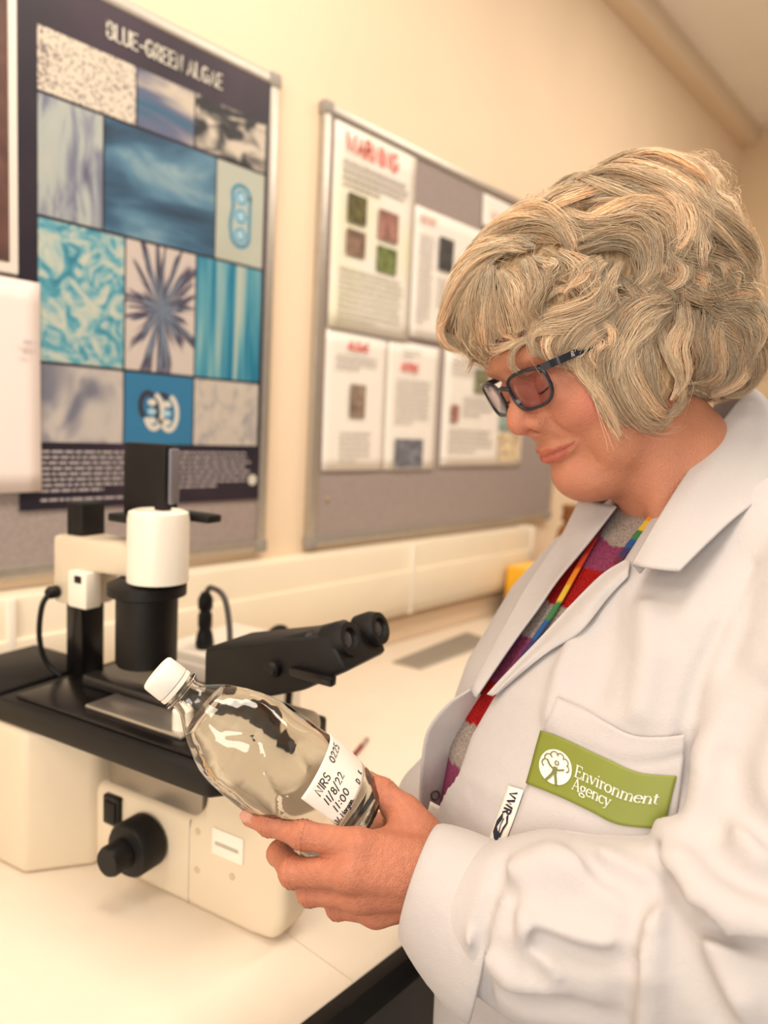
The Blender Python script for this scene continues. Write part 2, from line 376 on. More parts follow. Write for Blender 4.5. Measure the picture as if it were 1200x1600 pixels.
TXT = mat('print grey text', (.42, .37, .38), .6); 
def lines(x0, x1, z0, z1, n, y, m, parent, th=.45, name='text_line', rag=.1):
    V = []; Fc = []
    for i in range(n):
        z = z1 - (z1 - z0) * (i + .5) / n; x = x0
        e = x1 - (x1 - x0) * random.uniform(0, rag) - (.4 * (x1 - x0) if i == n - 1 else 0)
        while x < e:
            wl = min(random.uniform(.006, .02), e - x); h = (z1 - z0) / n * th / 2
            b = len(V); V += [(x, z - h), (x + wl, z - h), (x + wl, z + h), (x, z + h)]; Fc.append((b, b + 1, b + 2, b + 3)); x += wl + .003
    return on_wall(name, V, Fc, y, m, parent)
for c in range(2): lines(.520 + c * .222, .520 + c * .222 + .200, 1.318, 1.390, 8, yq, TXT, post)
lines(.520, .93, 1.303, 1.312, 1, yq, TXT, post)

# ------------------------------------------------------------------ loose sheets
def sheet(x0, x1, z0, z1, y, label, m=PAPER, curl=.004, group=None, name='paper_sheet', cat='paper'):
    e = empty(name, ((x0 + x1) / 2, y, z0)); tag(e, label, cat, group)
    n = 10; V = []; Fc = []
    for j in range(n + 1):
        for i in range(n + 1):
            u, v = i / n, j / n
            V.append((x0 + (x1 - x0) * u, y - curl * (1 - v) ** 2 - curl * .4 * math.sin(u * 3.1), z0 + (z1 - z0) * v))
    for j in range(n):
        for i in range(n): a = j * (n + 1) + i; Fc.append((a, a + 1, a + n + 2, a + n + 1))
    s = obj('sheet', V, Fc, m, None, True); mo = s.modifiers.new('t', 'SOLIDIFY'); mo.thickness = .0004; mo.offset = 1
    under(s, e)
    e['y'] = y - curl * 1.5 - .0012; return e
e = sheet(.30, .519, 1.322, 1.645, WY - .021, 'blank pinkish paper sheet overlapping the lower left of the algae poster', mat('pink paper', (.80, .70, .66), .8))
lines(.49, .512, 1.53, 1.56, 2, e['y'] - .001, mat('faint print', (.55, .45, .45), .8), e)
fr = empty('framed_print', (.4, WY - .02, 1.652)); tag(fr, 'white bordered print with brown picture cut off above the pinkish sheet', 'print')
under(box('mount_board', (.25, .4875, WY - .021, WY - .016, 1.652, 2.26), PAPER, bev=.001), fr)
under(box('picture_panel', (.26, .474, WY - .0225, WY - .0205, 1.668, 2.245), mat('brown print', (.10, .045, .035), .5, noise=.4, nscale=25)), fr)
RED = mat('print red', (.72, .10, .08), .7); GREYT = mat('print grey', (.48, .44, .41), .8); PHOTO = [mat('print photo %d' % i, c, .6, noise=.55, nscale=50) for i, c in enumerate([(.12, .10, .03), (.30, .14, .11), (.20, .12, .08), (.14, .17, .05), (.055, .05, .05), (.17, .17, .20), (.25, .18, .13), (.30, .40, .36), (.72, .52, .34), (.20, .19, .10)])]
def photo(e, x0, x1, z0, z1, k): return under(box('photo_print', (x0, x1, e['y'] - .0012, e['y'] - .0004, z0, z1), PHOTO[k]), e)
def title(e, s, x, z, h, wd, m=RED, asp=1):
    V, Fc, w_ = text2d(s, h, wd, 0, 0, .22, 0, asp); return on_wall('title_lettering', [(x + v[0], z + v[1]) for v in V], Fc, e['y'] - .0006, m, e)
YB = WY - .017; G2 = 'sheets pinned on the grey board'
# large warning sheet
yel = NT('warning paper'); nz = yel.n('TexNoise', Scale=4.0, Detail=2.0); yel.l(yel.coord(), nz.inputs['Vector']); yel.l(yel.ramp(nz.outputs[0], [(.42, (.82, .77, .69)), (.62, (.78, .74, .54))]), yel.b.inputs['Base Color']); yel.b.inputs['Roughness'].default_value = .8
e = sheet(1.139, 1.412, 1.662, 2.092, YB, 'tall warning sheet with red heading and four small photos', yel.m, .003, G2, 'warning_sheet')
title(e, 'WARNING', 1.172, 2.040, .034, .0062, RED, .92)
lines(1.165, 1.385, 1.965, 2.025, 4, e['y'] - .0006, GREYT, e, .5)
photo(e, 1.182, 1.242, 1.895, 1.955, 0); photo(e, 1.283, 1.352, 1.880, 1.945, 1); photo(e, 1.182, 1.242, 1.825, 1.880, 2); photo(e, 1.283, 1.352, 1.808, 1.865, 3)
lines(1.165, 1.385, 1.680, 1.800, 9, e['y'] - .0006, mat('print olive', (.50, .47, .36), .8), e, .4)
# lower double sheet
for (x0, x1, lab) in ((1.139, 1.345, 'white notice with red heading and one brown photo under the warning sheet'), (1.347, 1.548, 'white notice with short red title and a landscape photo in its corner')):
    e = sheet(x0, x1, 1.348, 1.660, YB + .0015, lab, PAPER, .003, G2)
    w_ = x1 - x0
    if x0 < 1.2:
        title(e, 'ALGAE', x0 + .065, 1.622, .017, .0045, RED, 1); lines(x0 + .03, x1 - .03, 1.575, 1.612, 3, e['y'] - .0006, GREYT, e, .4)
        photo(e, x0 + .078, x0 + .128, 1.470, 1.545, 6); lines(x0 + .05, x1 - .05, 1.365, 1.44, 6, e['y'] - .0006, GREYT, e, .35)
    else:
        title(e, 'NOTICE', x0 + .045, 1.592, .017, .0045, RED, .9); lines(x0 + .05, x0 + .12, 1.625, 1.645, 2, e['y'] - .0006, GREYT, e, .4)
        lines(x0 + .03, x1 - .03, 1.46, 1.575, 9, e['y'] - .0006, GREYT, e, .35); photo(e, x0 + .035, x1 - .055, 1.352, 1.425, 5)
# upper middle sheet
e = sheet(1.418, 1.76, 1.675, 1.988, YB + .001, 'wide white sheet with two dark photos next to the warning sheet', PAPER, .003, G2)
title(e, 'REPORT', 1.435, 1.955, .014, .003, mat('print pale red', (.74, .40, .34), .8), 1); photo(e, 1.515, 1.575, 1.855, 1.935, 4); photo(e, 1.64, 1.70, 1.875, 1.935, 4)
lines(1.435, 1.495, 1.71, 1.93, 16, e['y'] - .0006, GREYT, e, .35); lines(1.515, 1.74, 1.76, 1.84, 6, e['y'] - .0006, GREYT, e, .35); photo(e, 1.535, 1.58, 1.695, 1.745, 8)
# right sheet
e = sheet(1.572, 1.985, 1.356, 1.662, YB + .001, 'white chart sheet with teal and orange blocks behind the glasses', PAPER, .003, G2)
lines(1.60, 1.80, 1.60, 1.65, 4, e['y'] - .0006, GREYT, e, .35); photo(e, 1.71, 1.78, 1.56, 1.625, 9); photo(e, 1.605, 1.640, 1.475, 1.52, 1); photo(e, 1.845, 1.965, 1.46, 1.55, 7); photo(e, 1.845, 1.965, 1.372, 1.452, 8)
lines(1.60, 1.82, 1.39, 1.46, 5, e['y'] - .0006, GREYT, e, .35); lines(1.66, 1.82, 1.49, 1.55, 4, e['y'] - .0006, GREYT, e, .35)
e = sheet(1.70, 1.965, 2.005, 2.088, YB, 'small blank label strip pinned at the top of the grey board', PAPER, .002, G2)
lines(1.74, 1.90, 2.03, 2.055, 1, e['y'] - .0006, mat('faint red print', (.75, .5, .45), .8), e, .6)
tag(under(lathe('drawing_pin', [(.0, 0), (.006, .001), (.005, .004), (.003, .006), (.0, .007)], mat('pin ochre', (.45, .32, .2), .4), None, 14, (1.163, WY - .0145, 1.285), (0, -1, 0)), empty('pin_base')) if False else lathe('drawing_pin', [(.001, 0), (.006, .001), (.005, .004), (.003, .006), (.001, .007)], mat('pin ochre', (.45, .32, .2), .4), None, 14, (1.163, WY - .0142, 1.285), (0, -1, 0)), 'single ochre drawing pin on bare felt near the lower left corner', 'pin')
# ================================================================== the inverted microscope (local axes: x = front, y = far side, z = up)
MF = np.array([.21, -.978, 0]); MO = np.array([.47, .558, BZ])
mic = empty('inverted_microscope', tuple(MO), math.atan2(MF[1], MF[0]))
tag(mic, 'cream and black inverted microscope with twin eyepieces standing on the bench', 'microscope')
# in this frame +y points away from the side that faces the camera
def mb(name, b, m, bev=.003, parent=mic): return box(name, b, m, parent, bev)
side = [(-.30, .0006), (-.012, .0006), (.022, .004), (.034, .03), (.040, .246), (-.055, .246), (-.082, .118), (-.10, .106), (-.30, .106)]
prism('base', side, 1, .0, .054, MIC, mic, bev=.012, seg=3)
wing = prism('rear_support', [(-.298, -.062), (-.245, -.004), (-.245, .10), (-.36, .10), (-.36, -.062)], 2, .0006, .176, MIC, mic, bev=.008, seg=3)
mb('stage_rail', (-.262, -.06, -.004, .012, .150, .172), MICW)
mb('objective_guard', (-.235, -.085, .006, .052, .106, .150), mat('grey metal', (.30, .26, .21), .35, metal=.6))
for k in range(3):
    lathe('objective', [(.013, 0), (.013, .02), (.009, .03), (.008, .036)], STEEL, mic, 20, (-.19 + .028 * k, .03, .148), (0, 0, 1))
# stage
st = prism('stage', [(-.358, -.058), (-.02, -.058), (-.005, -.04), (-.005, .13), (-.358, .13)], 2, .176, .204, BLACK, mic, bev=.005, seg=2)
prism('stage_insert', [(-.335, -.045), (-.04, -.045), (-.04, .11), (-.335, .11)], 2, .2035, .2085, BLACKG, mic, bev=.002)
mb('specimen_clip', (-.30, -.10, .02, .045, .2085, .222), mat('clip black', (.02, .018, .017), .3), .003)
mb('slide_holder', (-.235, -.085, -.028, .018, .2085, .214), STEEL, .002)
lathe('stage_knob', [(.010, 0), (.010, .02), (.006, .024)], MICW, mic, 20, (-.10, -.012, .214), (0, 0, 1))
mb('side_shelf', (-.50, -.366, -.055, .10, .03, .205), BLACK, .005)
# focus knob, switch and plate on the near side
lathe('focus_knob', [(.019, 0), (.019, .004), (.031, .006), (.031, .032), (.028, .036), (.017, .038), (.017, .058), (.015, .062)], BLACK, mic, 40, (-.158, .001, .064), (0, -1, 0))
sw = mb('power_switch', (-.230, -.203, -.006, .003, .062, .098), BLACKG, .002)
mb('rocker', (-.226, -.207, -.0085, -.005, .068, .092), BLACK, .001, sw) 
pl_ = mb('name_plate', (-.063, -.020, -.0022, .002, .078, .108), MICW, .001)
mb('plate_line', (-.058, -.026, -.0028, -.002, .090, .094), mat('engraved grey', (.45, .40, .33), .6), 0, pl_)
for (f_, z_) in ((-.085, .05), (-.085, .095), (-.212, .05), (-.035, .06)):
    lathe('cover_screw', [(.004, 0), (.004, .001), (.0025, .0015)], mat('screw tan', (.55, .42, .28), .5), mic, 12, (f_, .0005, z_), (0, -1, 0))
mb('cover_seam', (-.0975, -.0965, -.0005, .002, .006, .104), mat('engraved grey', (.45, .40, .33), .6), 0)
# illumination column, arm, lamp, condenser
mb('column', (-.356, -.325, .040, .076, .204, .318), BLACKG, .003)
mb('column_top', (-.355, -.325, .040, .076, .375, .432), BLACK, .003)
prism('arm', [(-.366, .302), (-.31, .302), (-.300, .350), (-.200, .354), (-.200, .392), (-.366, .390)], 1, .028, .080, MIC, mic, bev=.006, seg=2)
ab = mb('arm_block', (-.322, -.288, .016, .040, .306, .352), MICW, .003)
mb('vent_slot', (-.308, -.296, .0145, .017, .338, .347), BLACK, .001, ab)
lathe('lamp_tube', [(.0355, .352), (.0355, .425), (.034, .434), (.028, .4365), (.027, .433)], MICW, mic, 40, (-.198, .045, 0))
lathe('cable_gland', [(.008, 0), (.008, .01), (.005, .014)], BLACK, mic, 16, (-.355, .026, .318), (0, -1, 0))
tube('lamp_lead', [(-.355, .016, .318), (-.362, .010, .30), (-.370, .012, .26), (-.368, .02, .225), (-.352, .03, .207)], .0035, BLACK, mic, 8, 24)
mb('lamp_housing', (-.276, -.205, .060, .084, .418, .512), BLACK, .004)
mb('lamp_fins', (-.208, -.201, .066, .082, .44, .508), mat('fin grey', (.22, .21, .24), .4, metal=.5), .003)
mb('housing_flange', (-.285, -.195, .045, .095, .414, .424), BLACK, .002)
mb('filter_slider', (-.21, -.158, .085, .110, .420, .430), BLACK, .003)
lathe('condenser', [(.034, .248), (.036, .252), (.036, .330), (.046, .334), (.046, .346), (.034, .352)], BLACK, mic, 44, (-.215, .045, 0))
# binocular head
prism('eyepiece_head', [(-.083, .250), (-.01, .262), (.045, .283), (.098, .315), (.075, .345), (.0, .325), (-.083, .303)], 1, .0, .080, BLACK, mic, bev=.006, seg=2)
for k, (y_, f_) in enumerate(((.020, .0), (.072, .004))):
    ep = lathe('eyepiece', [(.0175, -.03), (.0175, .022), (.0135, .026), (.0135, .036), (.0185, .040), (.0195, .056), (.0165, .066), (.011, .0665), (.009, .060)], BLACK, mic, 32, (.026 + f_, y_, .316), (.86, 0, .34))
    lathe('ocular_lens', [(.0100, .0605), (.0095, .0625), (.005, .0640), (.0005, .0645)], mat('lens glass', (.03, .03, .035), .05, spec=.8), ep, 20, (.026 + f_, y_, .316), (.86, 0, .34))
mb('adjuster_bar', (.035, .085, -.008, .002, .298, .308), BLACKG, .002)
lathe('head_screw', [(.009, 0), (.009, .008), (.006, .011)], BLACK, mic, 20, (.012, .001, .300), (0, -1, 0))

# ------------------------------------------------------------------ power supply box with plug and leads
psu = empty('power_supply_box', (0, 0, 0)); psu.parent = None
psu.location = (.655, .905, BZ); psu.rotation_euler = (0, 0, mic.rotation_euler.z)
tag(psu, 'small cream lamp power box standing behind the microscope head', 'power supply')
box('case', (-.06, .06, -.05, .12, .0006, .205), MICW, psu, .005)
box('socket_panel', (-.02, .045, -.0525, -.049, .10, .19), PAPER, psu, .001)
box('socket', (.0, .022, -.055, -.051, .145, .170), BLACK, psu, .001)
box('socket', (.0, .022, -.055, -.051, .110, .130), BLACK, psu, .001)
lathe('plug', [(.012, 0), (.014, .006), (.012, .02), (.009, .03), (.0105, .034), (.0105, .05), (.008, .056), (.011, .062), (.011, .075), (.006, .085)], BLACK, psu, 24, (.005, -.02, .2055))
tube('lead', [(.005, -.02, .288), (.02, -.025, .30), (.05, -.03, .29), (.066, -.035, .24), (.068, -.04, .18), (.068, -.055, .09), (.07, -.06, .006)], .0042, mat('grey cable', (.09, .08, .075), .5), psu, 8, 40)
tube('lead', [(.055, .06, .2), (.07, .06, .225), (.10, .05, .235), (.13, .03, .21), (.14, .01, .14), (.14, .0, .006)], .0055, BLACK, psu, 8, 36)
box('outlet_block', (.061, .10, .02, .10, .0006, .215), MICW, psu, .004)
box('outlet_switch', (.099, .1015, .045, .07, .16, .20), BLACK, psu, .001)

# ------------------------------------------------------------------ things further along the bench
matp = empty('ridged_mat', (1.46, 1.05, BZ)); tag(matp, 'flat grey ridged mat lying on the bench by the trunking', 'mat')
under(prism('mat_body', [(1.284, 1.07), (1.296, .995), (1.622, 1.005), (1.64, 1.105)], 2, BZ + .0004, BZ + .004, mat('grey rubber', (.34, .29, .23), .7), bev=.001), matp)
for k in range(22):
    x = 1.30 + k * .0145
    under(box('ridge', (x, x + .006, 1.004 + k * .0003, 1.066 + k * .0015, BZ + .003, BZ + .0055), mat('grey rubber ridge', (.27, .23, .185), .7)), matp)
pen = empty('red_pencil', (.87, .79, BZ)); tag(pen, 'red pencil with a pale metal end lying on the bench beyond the bottle', 'pencil')
pd = Vector((.918 - .828, .814 - .775, 0)).normalized(); pz = Vector((.925, .817, BZ + .0042))
under(lathe('barrel', [(.0038, -.17), (.0040, -.168), (.0040, -.033)], mat('pencil red', (.25, .012, .012), .35), None, 6, pz, pd, 20), pen)
under(lathe('ferrule', [(.0041, -.0335), (.0041, -.012), (.0038, -.011)], mat('ferrule metal', (.52, .42, .38), .35, metal=.5), None, 20, pz, pd), pen)
under(lathe('eraser', [(.0037, -.0115), (.0037, -.003), (.002, .0)], mat('eraser rose', (.36, .16, .13), .8), None, 20, pz, pd), pen)
under(lathe('tip', [(.0004, -.192), (.0037, -.1705)], mat('pencil wood', (.6, .42, .25), .7), None, 6, pz, pd), pen)
yb = empty('yellow_box', (1.92, 1.06, BZ)); tag(yb, 'bright yellow carton with blue lower band on the bench by the coat', 'box')
under(box('carton', (1.855, 1.99, .985, 1.125, BZ + .062, 1.062), mat('carton yellow', (.86, .46, .02), .5, noise=.05), bev=.002), yb)
under(box('blue_band', (1.856, 1.989, .986, 1.124, BZ + .0006, BZ + .0618), mat('carton blue', (.05, .08, .22), .5)), yb)
under(box('lid_flap', (1.854, 1.991, .984, 1.126, 1.0622, 1.0645), mat('carton yellow light', (.90, .55, .08), .5)), yb)
jar = empty('amber_bottle', (2.09, 1.035, BZ)); tag(jar, 'amber glass reagent bottle with brown cap behind the coat lapel', 'bottle')
AMB = mat('amber glass', (.30, .11, .02), .15, noise=.2, nscale=20)
lathe('bottle_body', [(.05, .001), (.056, .006), (.056, .235), (.050, .262), (.034, .280), (.034, .292)], AMB, jar, 40)
lathe('screw_cap', [(.040, .286), (.044, .289), (.044, .300), (.041, .303), (.041, .325), (.044, .328), (.044, .334), (.038, .337)], mat('cap brown', (.24, .085, .02), .35, noise=.15, nscale=30), jar, 40)
# ================================================================== implicit-surface modelling kit (points in the camera-metric frame: right, down, depth)
F32 = np.float32
def P(px, py, d): return np.array([(px - 600) / FPX * d, (py - 800) / FPX * d, d])
def to_world(V): return CAM + np.asarray(V, float) @ R.T
def smin(a, b, k):
    h = np.clip(.5 + .5 * (b - a) / k, 0, 1); return b * (1 - h) + a * h - k * h * (1 - h)
def smax(a, b, k): return -smin(-a, -b, k)
def rcone(p, a, b, ra, rb):
    a = np.asarray(a, F32); ab = np.asarray(b, F32) - a; q = p - a
    t = np.clip((q @ ab) / F32(ab @ ab), 0, 1)
    return np.sqrt(((q - t[:, None] * ab) ** 2).sum(1)) - (ra + (rb - ra) * t)
def ell(p, c, r, M=None):
    q = p - np.asarray(c, F32)
    if M is not None: q = q @ np.asarray(M, F32)
    r = np.asarray(r, F32)
    k0 = np.sqrt(((q / r) ** 2).sum(1)); k1 = np.sqrt(((q / r ** 2) ** 2).sum(1)) + 1e-9
    return k0 * (k0 - 1) / k1
def polycone(p, pts, rad, k=0):
    d = None
    for i in range(len(pts) - 1):
        e = rcone(p, pts[i], pts[i + 1], rad[i], rad[i + 1])
        d = e if d is None else (smin(d, e, k) if k else np.minimum(d, e))
    return d
def surface_nets(f, org, h):
    s = f < 0
    nx, ny, nz = f.shape
    cnt = np.zeros((nx - 1, ny - 1, nz - 1), np.int8)
    for i in (0, 1):
        for j in (0, 1):
            for k in (0, 1): cnt += s[i:nx - 1 + i, j:ny - 1 + j, k:nz - 1 + k]
    cells = np.argwhere((cnt > 0) & (cnt < 8))
    idx = -np.ones(cnt.shape, np.int32); idx[tuple(cells.T)] = np.arange(len(cells))
    acc = np.zeros((len(cells), 3)); num = np.zeros(len(cells))
    corners = [(i, j, k) for i in (0, 1) for j in (0, 1) for k in (0, 1)]
    fv = {c: f[cells[:, 0] + c[0], cells[:, 1] + c[1], cells[:, 2] + c[2]] for c in corners}
    for a in corners:
        for ax in range(3):
            if a[ax]: continue
            b = list(a); b[ax] = 1; b = tuple(b)
            fa, fb = fv[a], fv[b]; m = (fa < 0) != (fb < 0)
            t = np.where(m, fa / np.where(m, fa - fb, 1), 0)
            pt = np.tile(np.array(a, float), (len(cells), 1)); pt[:, ax] = t
            acc[m] += pt[m]; num[m] += 1
    V = org + (cells + acc / num[:, None]) * h
    Fs = []
    for ax in range(3):
        o1, o2 = [(1, 2), (2, 0), (0, 1)][ax]
        sl0 = [slice(1, -1)] * 3; sl0[ax] = slice(0, -1); sl1 = [slice(1, -1)] * 3; sl1[ax] = slice(1, None)
        A, B = s[tuple(sl0)], s[tuple(sl1)]
        e = np.argwhere(A != B)
        if not len(e): continue
        sign = A[tuple(e.T)]
        off = np.ones(3, int); off[ax] = 0; e = e + off
        def cell(d1, d2):
            c = e.copy(); c[:, o1] -= d1; c[:, o2] -= d2; return idx[tuple(c.T)]
        q = np.stack([cell(1, 1), cell(0, 1), cell(0, 0), cell(1, 0)], 1)
        q[~sign] = q[~sign][:, ::-1]; Fs.append(q)
    return V, np.vstack(Fs)
def mesh_sdf(fn, lo, hi, h, block=8, slack=.012, smooth=1):
    lo = np.array(lo, float); hi = np.array(hi, float)
    nb = np.ceil((hi - lo) / (h * block)).astype(int); dim = nb * block
    f = np.full(dim, 1., F32)
    bi = np.stack(np.meshgrid(*[np.arange(k) for k in nb], indexing='ij'), -1).reshape(-1, 3)
    cen = (lo + (bi + .5) * block * h).astype(F32)
    dc = fn(cen)
    rad = block * h * .87 + slack
    off = np.stack(np.meshgrid(*[np.arange(block)] * 3, indexing='ij'), -1).reshape(-1, 3)
    f6 = f.reshape(nb[0], block, nb[1], block, nb[2], block)
    ins = bi[dc < -rad]
    f6[ins[:, 0], :, ins[:, 1], :, ins[:, 2], :] = -1.
    near = bi[np.abs(dc) <= rad]
    for s0 in range(0, len(near), 1200):
        b = near[s0:s0 + 1200]
        pts = (lo + ((b[:, None, :] * block + off[None]) * h)).astype(F32).reshape(-1, 3)
        f6[b[:, 0], :, b[:, 1], :, b[:, 2], :] = fn(pts).reshape(len(b), block, block, block)
    V, Q = surface_nets(f, lo, h)
    for _ in range(smooth):
        acc = np.zeros_like(V); n = np.zeros(len(V))
        for a, b in ((0, 1), (1, 2), (2, 3), (3, 0)):
            np.add.at(acc, Q[:, a], V[Q[:, b]]); np.add.at(acc, Q[:, b], V[Q[:, a]]); np.add.at(n, Q[:, a], 1); np.add.at(n, Q[:, b], 1)
        V = V * .5 + acc / n[:, None] * .5
    return V, Q
def trace(fn, px, py, d0=.30, d1=1.2, steps=90):
    """march camera rays through pixels to the surface fn=0; returns points and outward normals"""
    px = np.asarray(px, float).ravel(); py = np.asarray(py, float).ravel()
    dr = np.stack([(px - 600) / FPX, (py - 800) / FPX, np.ones_like(px)], 1); ln = np.linalg.norm(dr, axis=1)
    t = np.full(len(px), d0)
    for _ in range(steps):
        d = fn((dr * t[:, None]).astype(F32)); t = np.minimum(t + d * .75 / ln, d1)
    p = dr * t[:, None]; e = .0015
    g = np.stack([fn((p + np.eye(3)[i] * e).astype(F32)) - fn((p - np.eye(3)[i] * e).astype(F32)) for i in range(3)], 1)
    g /= np.linalg.norm(g, axis=1)[:, None] + 1e-9
    return p, g
def grid_faces(m, n): return [(j * n + i, j * n + i + 1, (j + 1) * n + i + 1, (j + 1) * n + i) for j in range(m - 1) for i in range(n - 1)]
def patch(name, rows, m, parent=None, res=(24, 24), thick=.0016, cols=None):
    """smooth sheet through a grid of camera-metric control points"""
    A = np.array([catmull(r, res[1]) for r in rows]); B = np.array([catmull(A[:, i], res[0]) for i in range(res[1])]).transpose(1, 0, 2)
    o = obj(name, to_world(B.reshape(-1, 3)), grid_faces(res[0], res[1]), m, parent, True)
    if thick:
        s = o.modifiers.new('thickness', 'SOLIDIFY'); s.thickness = thick; s.offset = 0
    return o
def big_obj(name, V, Q, m, parent=None, cols=None):
    """fast quad mesh"""
    me = bpy.data.meshes.new(name); V = np.ascontiguousarray(V, F32); Q = np.ascontiguousarray(Q, np.int32)
    me.vertices.add(len(V)); me.vertices.foreach_set('co', V.ravel())
    me.loops.add(Q.size); me.loops.foreach_set('vertex_index', Q.ravel())
    me.polygons.add(len(Q)); me.polygons.foreach_set('loop_start', np.arange(0, Q.size, 4, dtype=np.int32)); 
    me.update(calc_edges=True)
    if cols is not None:
        a = me.color_attributes.new('Col', 'FLOAT_COLOR', 'POINT'); c = np.ones((len(V), 4), F32); c[:, :3] = cols; a.data.foreach_set('color', c.ravel())
    me.shade_smooth(); me.materials.append(m)
    o = bpy.data.objects.new(name, me); COL.objects.link(o)
    if parent is not None: o.parent = parent
    return o
# ================================================================== the person: head, neck and hands as one body
def rot_frame(yaw, pitch, roll=0):
    y, p = math.radians(yaw), math.radians(pitch)
    f0 = np.array([-math.cos(y), 0, -math.sin(y)]); up0 = np.array([0, -1., 0])
    f = math.cos(p) * f0 - math.sin(p) * up0; u = math.cos(p) * up0 + math.sin(p) * f0
    l = np.cross(u, f)
    if roll:
        r = math.radians(roll); l, u = math.cos(r) * l + math.sin(r) * u, math.cos(r) * u - math.sin(r) * l
    return np.stack([f, l, u], 1)           # columns: forward, left, up
HM = rot_frame(20, 25); HO = P(933, 588, .69)
def H(x, y, z): return HO + HM @ np.array([x, y, z])
HM32 = HM.astype(F32); HO32 = HO.astype(F32)
_zf = np.array([-.12, -.100, -.093, -.089, -.084, -.080, -.074, -.068, -.063, -.058, -.052, -.0436, -.035, -.0235, 0, .02, .029, .036, .042, .052, .065, .10], F32)
_xf = np.array([.05, .058, .064, .070, .0765, .0795, .0822, .0828, .0822, .0808, .0815, .0828, .0838, .0835, .0790, .0770, .0800, .0820, .0855, .0875, .0880, .084], F32)
_xf = _xf * F32(1.02) + np.interp(_zf, [-.12, -.085, -.07, -.06, -.045, -.03, -.0235], [-.008, -.0095, -.0095, -.0085, -.0070, -.0035, -.001]).astype(F32)
_zw = np.array([-.12, -.10, -.085, -.07, -.05, -.03, -.01, .01, .03, .05, .10], F32)
_ww = np.array([.030, .034, .039, .043, .045, .050, .060, .0650, .068, .071, .070], F32)
def head_local(q):
    x, y, z = q[:, 0], q[:, 1], q[:, 2]; ay = np.abs(y)
    s = np.stack([x, ay, z], 1)
    d = ell(q, (-.010, 0, .058), (.095, .0745, .090))
    Xf = np.interp(z, _zf, _xf).astype(F32); W = np.interp(z, _zw, _ww).astype(F32)
    xc = F32(.004)
    a = np.where(x > xc, Xf - xc, F32(.055))
    pw = F32(1.95)
    k = (np.abs(x - xc) / a) ** pw + (ay / W) ** pw
    fb = (k ** (1 / pw) - 1) * np.minimum(a, W) * F32(.92)
    nj = _n((.36, 0, -1.)).astype(F32)             # jaw underside plane
    jaw = (x - F32(.062)) * nj[0] + (z + F32(.0885)) * nj[2]
    fb = smax(fb, jaw, F32(.016)); fb = smax(fb, z - F32(.075), F32(.03))
    d = smin(d, fb, F32(.022))
    d = smin(d, ell(s, (.008, .044, -.034), (.034, .0165, .046)), F32(.022))    # jaw muscle
    d = smin(d, ell(q, (.034, 0, -.084), (.040, .036, .0235)), F32(.020))     # soft chin pad
    d = smin(d, ell(s, (.0620, 0, -.071), (.0135, .017, .015)), F32(.012))      # chin ball
    d = smin(d, ell(s, (.049, .040, -.009), (.023, .021, .022)), F32(.022))    # cheek
    d = smin(d, ell(s, (.032, .042, -.052), (.022, .013, .022)), F32(.022))    # jowl
    d = smin(d, ell(s, (.0760, .020, .043), (.010, .026, .008)), F32(.016))  # brow
    d = smax(d, -ell(s, (.0900, .031, .0200), (.0170, .0190, .0120)), F32(.014))  # eye socket
    d = smin(d, ell(s, (.0685, .0315, .0175), (.0145, .0150, .0140)), F32(.003))   # closed lid over eyeball
    d = smin(d, ell(s, (.0690, .034, .0040), (.012, .014, .007)), F32(.010))     # under-eye pad
    # nose
    nose = polycone(q, [(.0790, 0, .032), (.0835, 0, .014), (.0925, 0, .000), (.0970, 0, -.0065)], [.0075, .0080, .0090, .0095], F32(.006))
    nose = smin(nose, ell(s, (.0825, .0120, -.0125), (.0115, .0075, .0085)), F32(.007))
    nose = smin(nose, rcone(q, (.0980, 0, -.0125), (.0860, 0, -.0205), .0048, .0045), F32(.006))
    d = smin(d, nose, F32(.0075))
    d = smax(d, -ell(s, (.0890, .0062, -.0195), (.0066, .0032, .0045)), F32(.0022))  # nostril
    # crease behind the nose wing and down to the mouth corner
    d = smax(d, -polycone(s, [(.0800, .0225, -.0150), (.0765, .0250, -.023), (.0720, .0290, -.034)], [.0010, .0012, .0008]), F32(.006))
    # lips
    up = polycone(s, [(.0835, 0, -.0410), (.0790, .011, -.0408), (.0705, .0210, -.0414), (.0660, .0265, -.0404)], [.0042, .0040, .0028, .0014], F32(.003))
    lo = polycone(s, [(.0822, 0, -.0486), (.0782, .010, -.0487), (.0700, .0200, -.0460), (.0655, .0265, -.0414)], [.0048, .0044, .0030, .0012], F32(.003))
    d = smin(d, up, F32(.0045)); d = smin(d, lo, F32(.0050))
    d = smax(d, -polycone(s, [(.0885, 0, -.0448), (.0835, .011, -.0447), (.0748, .0212, -.0434), (.0680, .0288, -.0404), (.0655, .0325, -.0374)], [.0015, .0015, .0014, .0011, .0007]), F32(.0022))
    # lines beside the mouth and on the jaw
    for a_, b_, r_ in (((.0640, .0335, -.0500), (.0590, .0360, -.066), .0010),):
        d = smax(d, -(rcone(s, a_, b_, r_, r_ * .5) - .0002), F32(.0035))
    # ear
    ear = ell(s, (-.012, .073, .004), (.017, .0065, .031)); ear = smax(ear, -ell(s, (-.008, .080, .002), (.010, .006, .017)), F32(.003))
    return smin(d, ear, F32(.004))
NK = [H(-.018, 0, -.020), P(1062, 745, .70), P(1150, 852, .705)]
